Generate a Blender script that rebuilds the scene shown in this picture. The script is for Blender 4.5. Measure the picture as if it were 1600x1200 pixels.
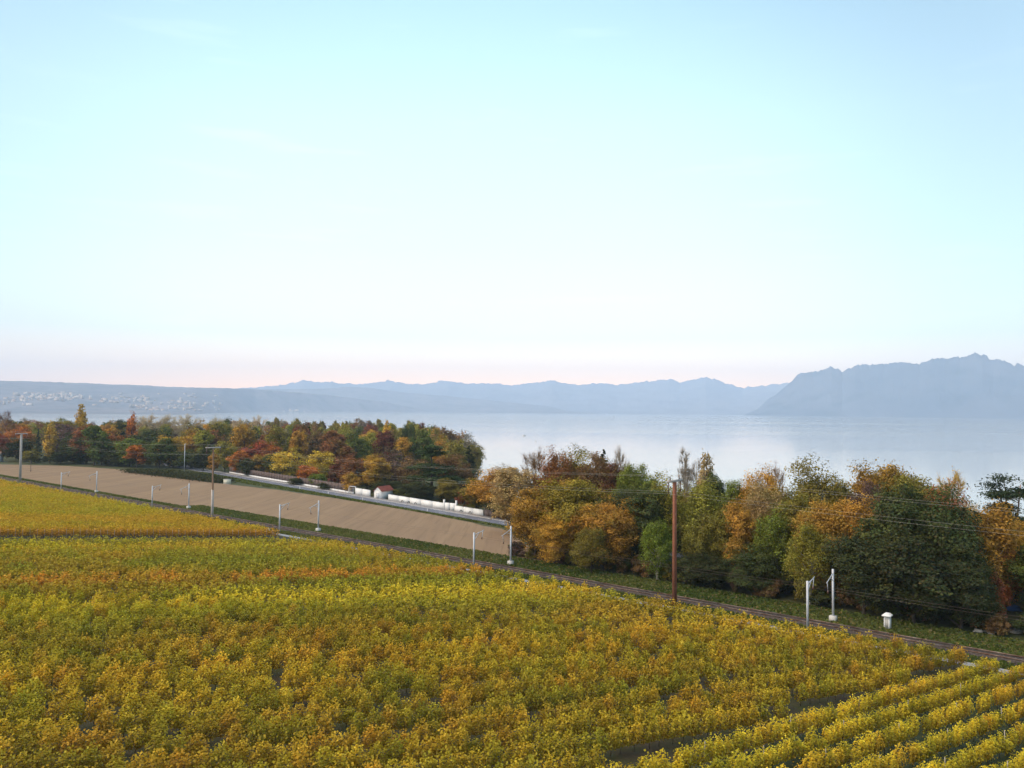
import bpy, math, random
import numpy as np
from mathutils import Vector, noise as mnoise

for o in list(bpy.data.objects): bpy.data.objects.remove(o)
sc = bpy.context.scene
COL = sc.collection

# ------------------------------------------------------------------ camera, sky, sun, exposure
CAM_Z = 44.0                       # metres above the lake
FPX, PITCH, ROLL = 1230.0, math.atan(40 / 1230), 0.0087
cam = bpy.data.cameras.new('camera'); camo = bpy.data.objects.new('camera', cam); COL.objects.link(camo)
cam.sensor_width = 36; cam.lens = 36 * FPX / 1600; cam.clip_start = 0.5; cam.clip_end = 60000
camo.location = (0, 0, CAM_Z)
camo.rotation_mode = 'QUATERNION'
from mathutils import Quaternion
camo.rotation_quaternion = (Quaternion((1, 0, 0), math.pi / 2 + PITCH) @ Quaternion((0, 0, 1), ROLL))
sc.camera = camo

SUN_EL, SUN_AZ = math.radians(46), math.radians(250)   # soft light from high behind the left shoulder
world = bpy.data.worlds.new('World'); sc.world = world; world.use_nodes = True
wn, wl = world.node_tree.nodes, world.node_tree.links
wn.clear()
def wnode(t, **k):
    n = wn.new(t)
    for a, b in k.items(): setattr(n, a, b)
    return n
w_out = wnode('ShaderNodeOutputWorld')
w_sky = wnode('ShaderNodeTexSky', sky_type='NISHITA', sun_disc=False, sun_elevation=SUN_EL, sun_rotation=SUN_AZ,
              altitude=400, air_density=1.0, dust_density=1.5, ozone_density=1.5)
w_bg1 = wnode('ShaderNodeBackground'); w_bg1.inputs['Strength'].default_value = 0.06
wl.new(w_sky.outputs[0], w_bg1.inputs['Color'])
w_tc = wnode('ShaderNodeTexCoord')
w_sep = wnode('ShaderNodeSeparateXYZ'); wl.new(w_tc.outputs['Generated'], w_sep.inputs[0])
w_ramp = wnode('ShaderNodeValToRGB'); wl.new(w_sep.outputs['Z'], w_ramp.inputs[0])
SKY = [(0.0, (0.95, 0.36, 0.05)), (0.04, (0.58, 0.29, 0.11)), (0.09, (0.265, 0.24, 0.165)), (0.20, (0.215, 0.28, 0.23)),
       (0.34, (0.185, 0.258, 0.235)), (0.46, (0.14, 0.215, 0.22)), (1.0, (0.11, 0.185, 0.215))]
el = w_ramp.color_ramp.elements
while len(el) < len(SKY): el.new(0.5)
for e, (p, c) in zip(el, SKY): e.position = p; e.color = (*c, 1)
# broad after-glow lobe in the sky ahead (towards +Y), falling off smoothly all round
w_dot = wnode('ShaderNodeVectorMath', operation='DOT_PRODUCT'); wl.new(w_tc.outputs['Generated'], w_dot.inputs[0])
w_dot.inputs[1].default_value = (-0.05, 0.99, 0.13)
w_lobe = wnode('ShaderNodeMapRange'); wl.new(w_dot.outputs['Value'], w_lobe.inputs[0])
w_lobe.interpolation_type = 'SMOOTHSTEP'
for i, v in ((1, 0.80), (2, 1.0), (3, 0.76), (4, 1.38)): w_lobe.inputs[i].default_value = v
# faint thin cloud wisps
w_map = wnode('ShaderNodeMapping'); w_map.inputs['Scale'].default_value = (3, 3, 30); wl.new(w_tc.outputs['Generated'], w_map.inputs[0])
w_noi = wnode('ShaderNodeTexNoise'); wl.new(w_map.outputs[0], w_noi.inputs['Vector']); w_noi.inputs['Scale'].default_value = 1.6; w_noi.inputs['Detail'].default_value = 5
w_cl = wnode('ShaderNodeMapRange'); wl.new(w_noi.outputs[0], w_cl.inputs[0])
for i, v in ((1, 0.60), (2, 0.80), (3, 0.0), (4, 0.07)): w_cl.inputs[i].default_value = v
w_mix = wnode('ShaderNodeMix', data_type='RGBA'); wl.new(w_cl.outputs[0], w_mix.inputs[0])
wl.new(w_ramp.outputs[0], w_mix.inputs[6]); w_mix.inputs[7].default_value = (0.66, 0.68, 0.76, 1)
w_bg2 = wnode('ShaderNodeBackground'); wl.new(w_mix.outputs[2], w_bg2.inputs['Color']); wl.new(w_lobe.outputs[0], w_bg2.inputs['Strength'])
w_add = wnode('ShaderNodeAddShader'); wl.new(w_bg1.outputs[0], w_add.inputs[0]); wl.new(w_bg2.outputs[0], w_add.inputs[1])
wl.new(w_add.outputs[0], w_out.inputs['Surface'])

sl = bpy.data.lights.new('sun', 'SUN'); sl.energy = 1.5; sl.angle = math.radians(70); sl.color = (1.0, 0.76, 0.50)
so = bpy.data.objects.new('sun', sl); COL.objects.link(so)
sd_ = Vector((math.sin(SUN_AZ) * math.cos(SUN_EL), math.cos(SUN_AZ) * math.cos(SUN_EL), math.sin(SUN_EL)))
so.rotation_mode = 'QUATERNION'; so.rotation_quaternion = sd_.to_track_quat('Z', 'Y'); so.location = (0, 0, 200)

vs = sc.view_settings; vs.view_transform = 'Standard'; vs.look = 'None'; vs.exposure = 1.35; vs.gamma = 1.0; vs.use_curve_mapping = False
cy = sc.cycles
cy.use_denoising = True; cy.max_bounces = 8; cy.diffuse_bounces = 3; cy.glossy_bounces = 2; cy.transmission_bounces = 3
cy.transparent_max_bounces = 4; cy.volume_bounces = 4; cy.use_adaptive_sampling = True; cy.adaptive_threshold = 0.02
cy.sample_clamp_indirect = 4

# ------------------------------------------------------------------ helpers
rng = np.random.default_rng(7); random.seed(7)
A50 = math.radians(50)
T = np.array([-math.sin(A50), math.cos(A50)]); NV = np.array([math.cos(A50), math.sin(A50)])   # along / across the railway
def AN(a, n): return a * T[0] + n * NV[0], a * T[1] + n * NV[1]
def to_an(x, y): return x * T[0] + y * T[1], x * NV[0] + y * NV[1]

def ray(px, py):
    dx, dy = px - 800, py - 600
    c, s = math.cos(ROLL), math.sin(ROLL)
    rx, ry = c * dx + s * dy, -s * dx + c * dy
    cp, sp = math.cos(PITCH), math.sin(PITCH)
    return np.array([rx, cp * FPX + sp * ry, sp * FPX - cp * ry])
def at(px, py, D):
    d = ray(px, py); d = d / d[1] * D
    return float(d[0]), float(d[1]), CAM_Z + float(d[2])

SHORE = [(16000, -900), (600, 60), (300, 135), (150, 205), (75, 262), (22, 340), (0, 450), (-14, 560), (-30, 690), (-70, 770),
         (-160, 810), (-320, 870), (-620, 1020), (-1200, 1350), (-4000, 2500), (-16000, 4000)]
POLY = np.array(SHORE + [(-16000, -16000), (16000, -16000)], float)
SEG = np.array(SHORE, float)
def shore_dist(X, Y):
    X = np.asarray(X, float); Y = np.asarray(Y, float)
    best = np.full(X.shape, 1e9)
    for (x0, y0), (x1, y1) in zip(SEG[:-1], SEG[1:]):
        dx, dy = x1 - x0, y1 - y0
        t = np.clip(((X - x0) * dx + (Y - y0) * dy) / (dx * dx + dy * dy), 0, 1)
        best = np.minimum(best, np.hypot(X - x0 - t * dx, Y - y0 - t * dy))
    inside = np.zeros(X.shape, bool)
    n = len(POLY)
    for i in range(n):
        x0, y0 = POLY[i]; x1, y1 = POLY[(i + 1) % n]
        if y0 == y1: continue
        c = ((y0 > Y) != (y1 > Y)) & (X < (x1 - x0) * (Y - y0) / (y1 - y0) + x0)
        inside ^= c
    return np.where(inside, best, -best)
PN = [-16500, -400, -60, 0, 99, 103, 109, 114, 150, 300, 17000]
PZ = [34, 34, 28.5, 24.12, 16.2, 16.0, 16.0, 15.6, 14.5, 11.0, 6.0]
def tz(X, Y):
    X = np.asarray(X, float); Y = np.asarray(Y, float)
    _, n = to_an(X, Y)
    b = np.interp(n, PN, PZ)
    f = np.clip(shore_dist(X, Y) / 60, 0, 1); f = f * f * (3 - 2 * f)
    return -3 + (b + 3) * f
def tz1(x, y): return float(tz(np.array([x]), np.array([y]))[0])
def ground_px(px, py):
    d = ray(px, py); lo = 20.0
    for D in np.arange(20, 2500, 1.0):
        x, y, z = d / d[1] * D
        if CAM_Z + z < tz1(x, y): break
        lo = D
    x, y, z = d / d[1] * lo
    return float(x), float(y), tz1(x, y)

def tag(o, label=None, cat=None, group=None, kind=None):
    if label: o['label'] = label
    if cat: o['category'] = cat
    if group: o['group'] = group
    if kind: o['kind'] = kind
    return o
def empty(name, loc, rz=0.0):
    o = bpy.data.objects.new(name, None); COL.objects.link(o); o.location = loc; o.rotation_euler = (0, 0, rz); o.empty_display_size = 0.2
    return o
def link(name, me, parent=None, loc=None):
    o = bpy.data.objects.new(name, me); COL.objects.link(o)
    if parent is not None: o.parent = parent
    if loc is not None: o.location = loc
    return o

def np_mesh(name, V, Q, mats=(), mi=None, attrs=None, smooth=False):
    V = np.asarray(V, np.float32); Q = np.asarray(Q, np.int32)
    me = bpy.data.meshes.new(name)
    me.vertices.add(len(V)); me.vertices.foreach_set('co', V.ravel())
    k = Q.shape[1]
    me.loops.add(Q.size); me.loops.foreach_set('vertex_index', Q.ravel())
    me.polygons.add(len(Q)); me.polygons.foreach_set('loop_start', np.arange(0, Q.size, k, dtype=np.int32))
    if mi is not None: me.polygons.foreach_set('material_index', np.asarray(mi, np.int32))
    if smooth: me.polygons.foreach_set('use_smooth', np.ones(len(Q), bool))
    for m in mats: me.materials.append(m)
    for an, arr in (attrs or {}).items():
        arr = np.asarray(arr, np.float32)
        if arr.ndim == 1:
            at_ = me.attributes.new(an, 'FLOAT', 'POINT'); at_.data.foreach_set('value', arr)
        else:
            at_ = me.attributes.new(an, 'FLOAT_COLOR', 'POINT')
            at_.data.foreach_set('color', np.c_[arr, np.ones(len(arr), np.float32)].ravel())
    me.update(calc_edges=True)
    return me

class MB:
    """collects boxes, tubes and quads, all as quads, with material slots"""
    def __init__(self): self.v, self.q, self.m = [], [], []
    def quad(self, p, m=0):
        b = len(self.v); self.v += [tuple(x) for x in p]; self.q.append((b, b + 1, b + 2, b + 3)); self.m.append(m); return self
    def box(self, c, s, m=0, rz=0.0):
        b = len(self.v); cx, cy_, cz = c; hx, hy, hz = s[0] / 2, s[1] / 2, s[2] / 2
        co, si = math.cos(rz), math.sin(rz)
        for z in (-hz, hz):
            for x, y in ((-hx, -hy), (hx, -hy), (hx, hy), (-hx, hy)):
                self.v.append((cx + x * co - y * si, cy_ + x * si + y * co, cz + z))
        for f in ((3, 2, 1, 0), (4, 5, 6, 7), (0, 1, 5, 4), (1, 2, 6, 5), (2, 3, 7, 6), (3, 0, 4, 7)):
            self.q.append(tuple(b + i for i in f)); self.m.append(m)
        return self
    def tube(self, pts, rad, sides=6, m=0, cap=True):
        pts = [Vector(p) for p in pts]
        if not hasattr(rad, '__len__'): rad = [rad] * len(pts)
        b = len(self.v); prev = None
        for i, p in enumerate(pts):
            d = (pts[min(i + 1, len(pts) - 1)] - pts[max(i - 1, 0)])
            d = d.normalized() if d.length > 1e-9 else Vector((0, 0, 1))
            u = d.cross(Vector((0, 0, 1)) if abs(d.z) < .95 else Vector((1, 0, 0))).normalized() if prev is None else (prev - d * prev.dot(d)).normalized()
            prev = u; w = d.cross(u)
            for k in range(sides):
                a = 2 * math.pi * k / sides
                self.v.append(tuple(p + (u * math.cos(a) + w * math.sin(a)) * rad[i]))
        for i in range(len(pts) - 1):
            for k in range(sides):
                k2 = (k + 1) % sides
                self.q.append((b + i * sides + k, b + i * sides + k2, b + (i + 1) * sides + k2, b + (i + 1) * sides + k)); self.m.append(m)
        if cap and sides in (4, 6, 8):
            e = b + (len(pts) - 1) * sides
            for s0, rev in ((e, False), (b, True)):
                if sides == 4: fs = [(0, 1, 2, 3)]
                elif sides == 6: fs = [(0, 1, 2, 3), (0, 3, 4, 5)]
                else: fs = [(0, 1, 2, 3), (0, 3, 4, 7), (4, 5, 6, 7)]
                for f in fs:
                    f = tuple(s0 + i for i in f); self.q.append(f[::-1] if rev else f); self.m.append(m)
        return self
    def mesh(self, name, mats, smooth=False): return np_mesh(name, np.array(self.v), np.array(self.q), mats, self.m, smooth=smooth)
    def build(self, name, mats, parent=None, loc=None, smooth=False):
        if not isinstance(mats, (list, tuple)): mats = [mats]
        return link(name, self.mesh(name, mats, smooth), parent, loc)

# ------------------------------------------------------------------ materials
def new_mat(name):
    m = bpy.data.materials.new(name); m.use_nodes = True
    nt = m.node_tree; nt.nodes.clear()
    return m, nt.nodes, nt.links
def noisy(name, c1, c2, scale=1.0, rough=0.85, c3=None, scale3=8.0, bump=0.0, stretch=None, spec=0.2, coord='pos', detail=6, metallic=0.0, lo=0.35, hi=0.65):
    """base colour mixed between two or three tones by noise in real coordinates"""
    m, N, L = new_mat(name)
    out = N.new('ShaderNodeOutputMaterial'); b = N.new('ShaderNodeBsdfPrincipled'); L.new(b.outputs[0], out.inputs[0])
    if coord == 'pos': src = N.new('ShaderNodeNewGeometry').outputs['Position']
    else: src = N.new('ShaderNodeTexCoord').outputs['Object']
    mp = N.new('ShaderNodeMapping'); L.new(src, mp.inputs[0])
    if stretch: mp.inputs['Rotation'].default_value = (0, 0, stretch[0]); mp.inputs['Scale'].default_value = stretch[1]
    n1 = N.new('ShaderNodeTexNoise'); n1.inputs['Scale'].default_value = scale; n1.inputs['Detail'].default_value = detail; L.new(mp.outputs[0], n1.inputs['Vector'])
    r = N.new('ShaderNodeMapRange'); r.inputs[1].default_value = lo; r.inputs[2].default_value = hi; L.new(n1.outputs[0], r.inputs[0])
    mx = N.new('ShaderNodeMix'); mx.data_type = 'RGBA'; L.new(r.outputs[0], mx.inputs[0]); mx.inputs[6].default_value = (*c1, 1); mx.inputs[7].default_value = (*c2, 1)
    colo = mx.outputs[2]
    n2 = N.new('ShaderNodeTexNoise'); n2.inputs['Scale'].default_value = scale3; n2.inputs['Detail'].default_value = 4; L.new(mp.outputs[0], n2.inputs['Vector'])
    if c3:
        r2 = N.new('ShaderNodeMapRange'); r2.inputs[1].default_value = 0.5; r2.inputs[2].default_value = 0.72; L.new(n2.outputs[0], r2.inputs[0])
        m2 = N.new('ShaderNodeMix'); m2.data_type = 'RGBA'; L.new(r2.outputs[0], m2.inputs[0]); L.new(colo, m2.inputs[6]); m2.inputs[7].default_value = (*c3, 1); colo = m2.outputs[2]
    L.new(colo, b.inputs['Base Color']); b.inputs['Roughness'].default_value = rough; b.inputs['Specular IOR Level'].default_value = spec; b.inputs['Metallic'].default_value = metallic
    if bump:
        bp = N.new('ShaderNodeBump'); bp.inputs['Strength'].default_value = 0.6; bp.inputs['Distance'].default_value = bump; L.new(n2.outputs[0], bp.inputs['Height']); L.new(bp.outputs[0], b.inputs['Normal'])
    return m
def leaf_mat(name, brown, use_attr):
    """leaf colour: the plant's own colour (object colour or vertex colour), mixed per leaf towards brown: withering, and painted shade low on the vines"""
    m, N, L = new_mat(name)
    out = N.new('ShaderNodeOutputMaterial')
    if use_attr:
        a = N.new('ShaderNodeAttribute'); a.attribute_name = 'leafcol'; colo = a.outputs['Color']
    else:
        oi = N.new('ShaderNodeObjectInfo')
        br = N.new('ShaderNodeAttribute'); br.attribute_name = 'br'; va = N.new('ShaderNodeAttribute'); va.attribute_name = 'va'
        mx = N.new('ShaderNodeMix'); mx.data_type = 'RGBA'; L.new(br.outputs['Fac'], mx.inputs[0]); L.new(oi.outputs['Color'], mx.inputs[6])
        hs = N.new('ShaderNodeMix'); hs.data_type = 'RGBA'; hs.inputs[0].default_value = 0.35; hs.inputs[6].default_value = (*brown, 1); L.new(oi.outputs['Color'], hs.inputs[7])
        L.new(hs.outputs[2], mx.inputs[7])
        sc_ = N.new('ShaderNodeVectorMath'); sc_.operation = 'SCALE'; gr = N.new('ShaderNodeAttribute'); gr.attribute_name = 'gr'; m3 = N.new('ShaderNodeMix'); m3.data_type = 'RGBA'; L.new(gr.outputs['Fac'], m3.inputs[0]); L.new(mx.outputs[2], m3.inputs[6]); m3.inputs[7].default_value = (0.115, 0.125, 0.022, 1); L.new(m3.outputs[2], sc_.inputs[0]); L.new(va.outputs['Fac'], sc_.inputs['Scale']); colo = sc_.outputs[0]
    d = N.new('ShaderNodeBsdfDiffuse'); t = N.new('ShaderNodeBsdfTranslucent'); L.new(colo, d.inputs[0]); L.new(colo, t.inputs[0])
    ms = N.new('ShaderNodeMixShader'); ms.inputs[0].default_value = 0.3; L.new(d.outputs[0], ms.inputs[1]); L.new(t.outputs[0], ms.inputs[2])
    g = N.new('ShaderNodeBsdfGlossy'); g.inputs['Roughness'].default_value = 0.55
    m2 = N.new('ShaderNodeMixShader'); m2.inputs[0].default_value = 0.012; L.new(ms.outputs[0], m2.inputs[1]); L.new(g.outputs[0], m2.inputs[2])
    L.new(m2.outputs[0], out.inputs[0])
    return m
ROWA = math.radians(31)
M = {}
M['ground'] = noisy('ground_grass', (0.045, 0.06, 0.018), (0.07, 0.075, 0.03), 0.05, c3=(0.06, 0.045, 0.025), scale3=0.6)
M['soil'] = noisy('vineyard_soil', (0.040, 0.030, 0.018), (0.042, 0.046, 0.014), 0.35, c3=(0.07, 0.048, 0.026), scale3=2.5, bump=0.05)
M['interrow'] = noisy('interrow_grass', (0.018, 0.030, 0.010), (0.030, 0.040, 0.013), 0.5, c3=(0.05, 0.05, 0.025), scale3=3, bump=0.05)
M['field'] = noisy('ploughed_field', (0.235, 0.165, 0.112), (0.275, 0.195, 0.128), 0.10, c3=(0.215, 0.152, 0.102), scale3=0.5, bump=0.03, stretch=(-A50 + 0.02, (2.2, 0.10, 1)), rough=1.0, spec=0.0)
M['verge'] = noisy('verge_grass', (0.055, 0.085, 0.02), (0.10, 0.11, 0.035), 0.22, c3=(0.13, 0.10, 0.045), scale3=1.4, bump=0.05)
M['ballast'] = noisy('ballast_stone', (0.048, 0.036, 0.032), (0.075, 0.055, 0.047), 0.5, c3=(0.10, 0.08, 0.068), scale3=7, bump=0.05)
M['rail'] = noisy('rail_steel', (0.11, 0.06, 0.04), (0.2, 0.16, 0.14), 1.0, rough=0.5, metallic=0.3)
M['sleeper'] = noisy('sleeper_wood', (0.06, 0.045, 0.035), (0.1, 0.08, 0.065), 2.0)
M['concrete'] = noisy('path_concrete', (0.22, 0.225, 0.25), (0.29, 0.29, 0.31), 0.6, c3=(0.30, 0.29, 0.28), scale3=3)
M['asphalt'] = noisy('road_asphalt', (0.13, 0.135, 0.165), (0.16, 0.165, 0.20), 0.15, c3=(0.115, 0.12, 0.15), scale3=0.8)
M['pavement'] = noisy('pavement', (0.20, 0.19, 0.20), (0.26, 0.24, 0.235), 0.3)
M['paint'] = noisy('road_paint', (0.55, 0.55, 0.56), (0.68, 0.68, 0.68), 1.0)
M['gravel'] = noisy('pale_gravel', (0.42, 0.39, 0.34), (0.52, 0.48, 0.42), 0.8, c3=(0.33, 0.31, 0.25), scale3=4)
M['white'] = noisy('whitewash', (0.68, 0.68, 0.68), (0.74, 0.74, 0.74), 0.25, c3=(0.64, 0.64, 0.63), scale3=1.0)
M['coping'] = noisy('coping_stone', (0.44, 0.43, 0.41), (0.52, 0.51, 0.48), 0.8)
M['dark'] = noisy('dark_opening', (0.02, 0.02, 0.02), (0.03, 0.03, 0.03), 1.0)
M['redroof'] = noisy('red_tiles', (0.21, 0.060, 0.045), (0.29, 0.085, 0.06), 1.2, c3=(0.15, 0.05, 0.04), scale3=5)
M['woodfence'] = noisy('fence_boards', (0.10, 0.075, 0.07), (0.15, 0.11, 0.10), 1.2, c3=(0.07, 0.06, 0.06), scale3=5)
M['galv'] = noisy('galvanised_steel', (0.44, 0.46, 0.50), (0.54, 0.56, 0.60), 0.8, rough=0.55, metallic=0.25)
M['rust'] = noisy('rust_red_pole', (0.22, 0.085, 0.05), (0.29, 0.12, 0.07), 0.9, c3=(0.17, 0.065, 0.045), scale3=6, coord='obj')
M['palepole'] = noisy('weathered_pale_pole', (0.40, 0.36, 0.33), (0.50, 0.46, 0.43), 0.9, c3=(0.34, 0.29, 0.25), scale3=6, coord='obj')
M['brownpole'] = noisy('brown_pole', (0.24, 0.15, 0.095), (0.30, 0.19, 0.13), 0.9, c3=(0.19, 0.11, 0.075), scale3=6, coord='obj')
M['insul'] = noisy('insulator_brown', (0.10, 0.05, 0.035), (0.14, 0.07, 0.05), 3.0, rough=0.3, spec=0.5)
M['wire'] = noisy('wire_aluminium', (0.40, 0.38, 0.33), (0.48, 0.46, 0.40), 0.2, rough=0.5, metallic=0.3)
M['copper'] = noisy('contact_wire', (0.12, 0.09, 0.08), (0.16, 0.12, 0.10), 0.2, rough=0.5)
M['stake'] = noisy('stake_wood', (0.28, 0.24, 0.19), (0.40, 0.35, 0.29), 1.0)
M['bark'] = noisy('bark', (0.055, 0.045, 0.035), (0.095, 0.075, 0.06), 1.5, c3=(0.04, 0.035, 0.03), scale3=8, coord='obj')
M['palebark'] = noisy('pale_bark', (0.36, 0.32, 0.26), (0.48, 0.44, 0.38), 1.2, c3=(0.14, 0.12, 0.10), scale3=5, coord='obj')
M['redbark'] = noisy('red_bark', (0.26, 0.14, 0.09), (0.34, 0.20, 0.14), 0.8, c3=(0.16, 0.09, 0.07), scale3=4, coord='obj')
M['rock'] = noisy('hazed_mountain_rock', (0.20, 0.22, 0.27), (0.24, 0.25, 0.29), 0.0011, c3=(0.17, 0.19, 0.23), scale3=0.0035, rough=1, spec=0)  # slight blue tint paints distance haze into the rock colour
M['massif'] = noisy('hazed_wooded_massif', (0.075, 0.105, 0.15), (0.12, 0.14, 0.18), 0.0011, c3=(0.055, 0.085, 0.12), scale3=0.0035, rough=1, spec=0)  # blue base colour carries part of the haze, painted in
M['hill'] = noisy('hazed_hill_slope', (0.16, 0.17, 0.20), (0.23, 0.22, 0.24), 0.0035, c3=(0.12, 0.14, 0.155), scale3=0.012, rough=1, spec=0)  # pale lavender grey adds some painted haze to the slopes
M['town'] = noisy('town_render', (0.36, 0.32, 0.30), (0.62, 0.54, 0.49), 0.012)
M['townroof'] = noisy('town_roofs', (0.28, 0.17, 0.13), (0.36, 0.24, 0.19), 0.01)
M['stone'] = noisy('stone', (0.26, 0.25, 0.23), (0.40, 0.38, 0.35), 1.2, c3=(0.18, 0.17, 0.15), scale3=5)
M['blue'] = noisy('blue_cover', (0.06, 0.13, 0.36), (0.08, 0.17, 0.42), 1.0)
M['skybox_blue'] = noisy('pale_blue_plastic', (0.30, 0.48, 0.66), (0.36, 0.54, 0.70), 1.0)
M['cream'] = noisy('cream_panel', (0.62, 0.60, 0.48), (0.70, 0.68, 0.56), 1.0)
M['glass'] = noisy('window_dark', (0.03, 0.035, 0.04), (0.05, 0.055, 0.065), 1.0, rough=0.15, spec=0.6)
M['leaf'] = leaf_mat('tree_leaves', (0.10, 0.05, 0.015), False)
M['vine'] = leaf_mat('vine_leaves', (0.26, 0.09, 0.018), False)
M['vinefar'] = leaf_mat('vine_leaves_far', (0.2, 0.1, 0.02), True)
M['twig'] = noisy('vine_wood', (0.05, 0.035, 0.025), (0.08, 0.06, 0.045), 3.0)

# water: real mirror-like surface with wind-roughened streaks
mw, N, L = new_mat('lake_water')
o_ = N.new('ShaderNodeOutputMaterial'); b_ = N.new('ShaderNodeBsdfPrincipled'); L.new(b_.outputs[0], o_.inputs[0])
b_.inputs['Base Color'].default_value = (0.40, 0.385, 0.36, 1); b_.inputs['IOR'].default_value = 1.7
g_ = N.new('ShaderNodeNewGeometry'); mp_ = N.new('ShaderNodeMapping'); mp_.inputs['Scale'].default_value = (0.00035, 0.0022, 1); mp_.inputs['Rotation'].default_value = (0, 0, 0.12)
L.new(g_.outputs['Position'], mp_.inputs[0])
nz_ = N.new('ShaderNodeTexNoise'); nz_.inputs['Scale'].default_value = 1.0; nz_.inputs['Detail'].default_value = 5; L.new(mp_.outputs[0], nz_.inputs['Vector'])
mr_ = N.new('ShaderNodeMapRange'); L.new(nz_.outputs[0], mr_.inputs[0])
for i, v in ((1, 0.38), (2, 0.62), (3, 0.08), (4, 0.115)): mr_.inputs[i].default_value = v
L.new(mr_.outputs[0], b_.inputs['Roughness'])
M['water'] = mw

# ------------------------------------------------------------------ ground, lake, field, road, railway bed
def grid_mesh(name, Va, quads_shape, mats, smooth=True):
    r, c = quads_shape
    i = np.arange((r - 1) * (c - 1)); y, x = i // (c - 1), i % (c - 1); b = y * c + x
    return np_mesh(name, Va, np.c_[b, b + 1, b + c + 1, b + c], mats, smooth=smooth)
av = np.unique(np.r_[-11500, -8000, -4000, -2000, -1000, -600, np.arange(-400, 900, 14.), np.arange(900, 1600, 50.), 2000, 3000, 5000, 9000, 11500])
nvv = np.unique(np.r_[-11500, -6000, -2000, -800, -400, -200, -60, -30, 0, 30, 60, 80, 99, 103, 109, 114, 130, 150, np.arange(160, 900, 14.), np.arange(900, 1700, 50.), 2200, 3000, 5000, 9000, 11500])
AA, NN = np.meshgrid(av, nvv); X, Y = AN(AA, NN)
g = link('ground', grid_mesh('ground', np.c_[X.ravel(), Y.ravel(), tz(X, Y).ravel()], AA.shape, [M['ground']])); g['kind'] = 'structure'
lk = link('lake', np_mesh('lake', [(-16400, -16400, 0), (16400, -16400, 0), (16400, 16400, 0), (-16400, 16400, 0)], [(0, 1, 2, 3)], [M['water']])); lk['kind'] = 'structure'

def sheet(name, a_list, nlo, nhi, mat, dz, extra=(), kind='structure', steps=4):
    """a strip that follows the ground between n = nlo(a) and n = nhi(a), dz above it"""
    V = []; cols = None
    fl = nlo if callable(nlo) else (lambda a: nlo); fh = nhi if callable(nhi) else (lambda a: nhi)
    for a in a_list:
        lo, hi = fl(a), fh(a)
        ns = [min(max(b, lo), hi) for b in sorted(extra)]
        ns = sorted([lo, hi] + ns + [lo + (hi - lo) * k / steps for k in range(1, steps)])
        cols = len(ns)
        for nn in ns:
            x, y = AN(a, nn); V.append((x, y, dz))
    V = np.array(V); V[:, 2] += tz(V[:, 0], V[:, 1])
    o = link(name, grid_mesh(name, V, (len(a_list), cols), [mat])); o['kind'] = kind
    return o
def road_n(a): return 156.5 + 0.17 * (a - 130)
al = list(np.arange(-120, 620, 10.))
sheet('vineyard_soil', al, -60, 99.4, M['soil'], 0.01, extra=(0,), steps=8)
sheet('path', list(np.arange(-120, 200, 10.)), 99.7, 101.4, M['concrete'], 0.05)
sheet('verge', al, 101.4, 116, M['verge'], 0.012, extra=(103, 109, 114))
far_edge_a = [90, 118, 124, 168, 207, 248, 285, 352, 376, 420, 440, 520, 620]
far_edge_n = [118, 142, 147, 158, 162, 165, 163, 162, 169, 157, 136, 130, 128]
sheet('ploughed_field', list(np.arange(92, 616, 6.)), lambda a: 111.8 + 1.2 * math.sin(a * 0.05) + 0.9 * mnoise.noise(Vector((a * .11, 0, 0))) - max(0, (a - 230)) * 0.03,
      lambda a: float(np.interp(a, far_edge_a, far_edge_n)) + 1.1 * mnoise.noise(Vector((a * .13, 5, 0))), M['field'], 0.03, extra=(114, 150), steps=8)
ral = list(np.arange(40, 420, 6.))
sheet('road', ral, lambda a: road_n(a) - 3.9, lambda a: road_n(a) + 2.6, M['asphalt'], 0.03, extra=(150,), steps=3)
sheet('pavement', ral, lambda a: road_n(a) + 2.6, lambda a: road_n(a) + 5.0, M['pavement'], 0.14, extra=(150,), steps=2)
kb = MB()
for a0, a1 in zip(ral[:-1], ral[1:]):
    p = []
    for a in (a0, a1):
        x, y = AN(a, road_n(a) + 2.6); z = tz1(x, y); p.append((x, y, z))
    kb.quad([(p[0][0], p[0][1], p[0][2] + .0), (p[1][0], p[1][1], p[1][2]), (p[1][0], p[1][1], p[1][2] + .14), (p[0][0], p[0][1], p[0][2] + .14)])
kb.build('kerb', M['coping'])['kind'] = 'structure'
sheet('edge_line', ral, lambda a: road_n(a) - 3.55, lambda a: road_n(a) - 3.40, M['paint'], 0.036, extra=(150,), steps=1)
sheet('edge_line', ral, lambda a: road_n(a) + 2.15, lambda a: road_n(a) + 2.30, M['paint'], 0.036, extra=(150,), steps=1)
for k, a in enumerate(np.arange(60, 400, 9.)):
    sheet('centre_line', [a, a + 3.5], lambda a: road_n(a) - 0.7, lambda a: road_n(a) - 0.55, M['paint'], 0.037, extra=(150,), steps=1)
sheet('gravel_shoulder', list(np.arange(100, 172, 4.)), lambda a: road_n(a) - 5.3 + max(0, a - 140) * 0.03, lambda a: road_n(a) - 3.9, M['gravel'], 0.034, extra=(150,), steps=1)

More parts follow.
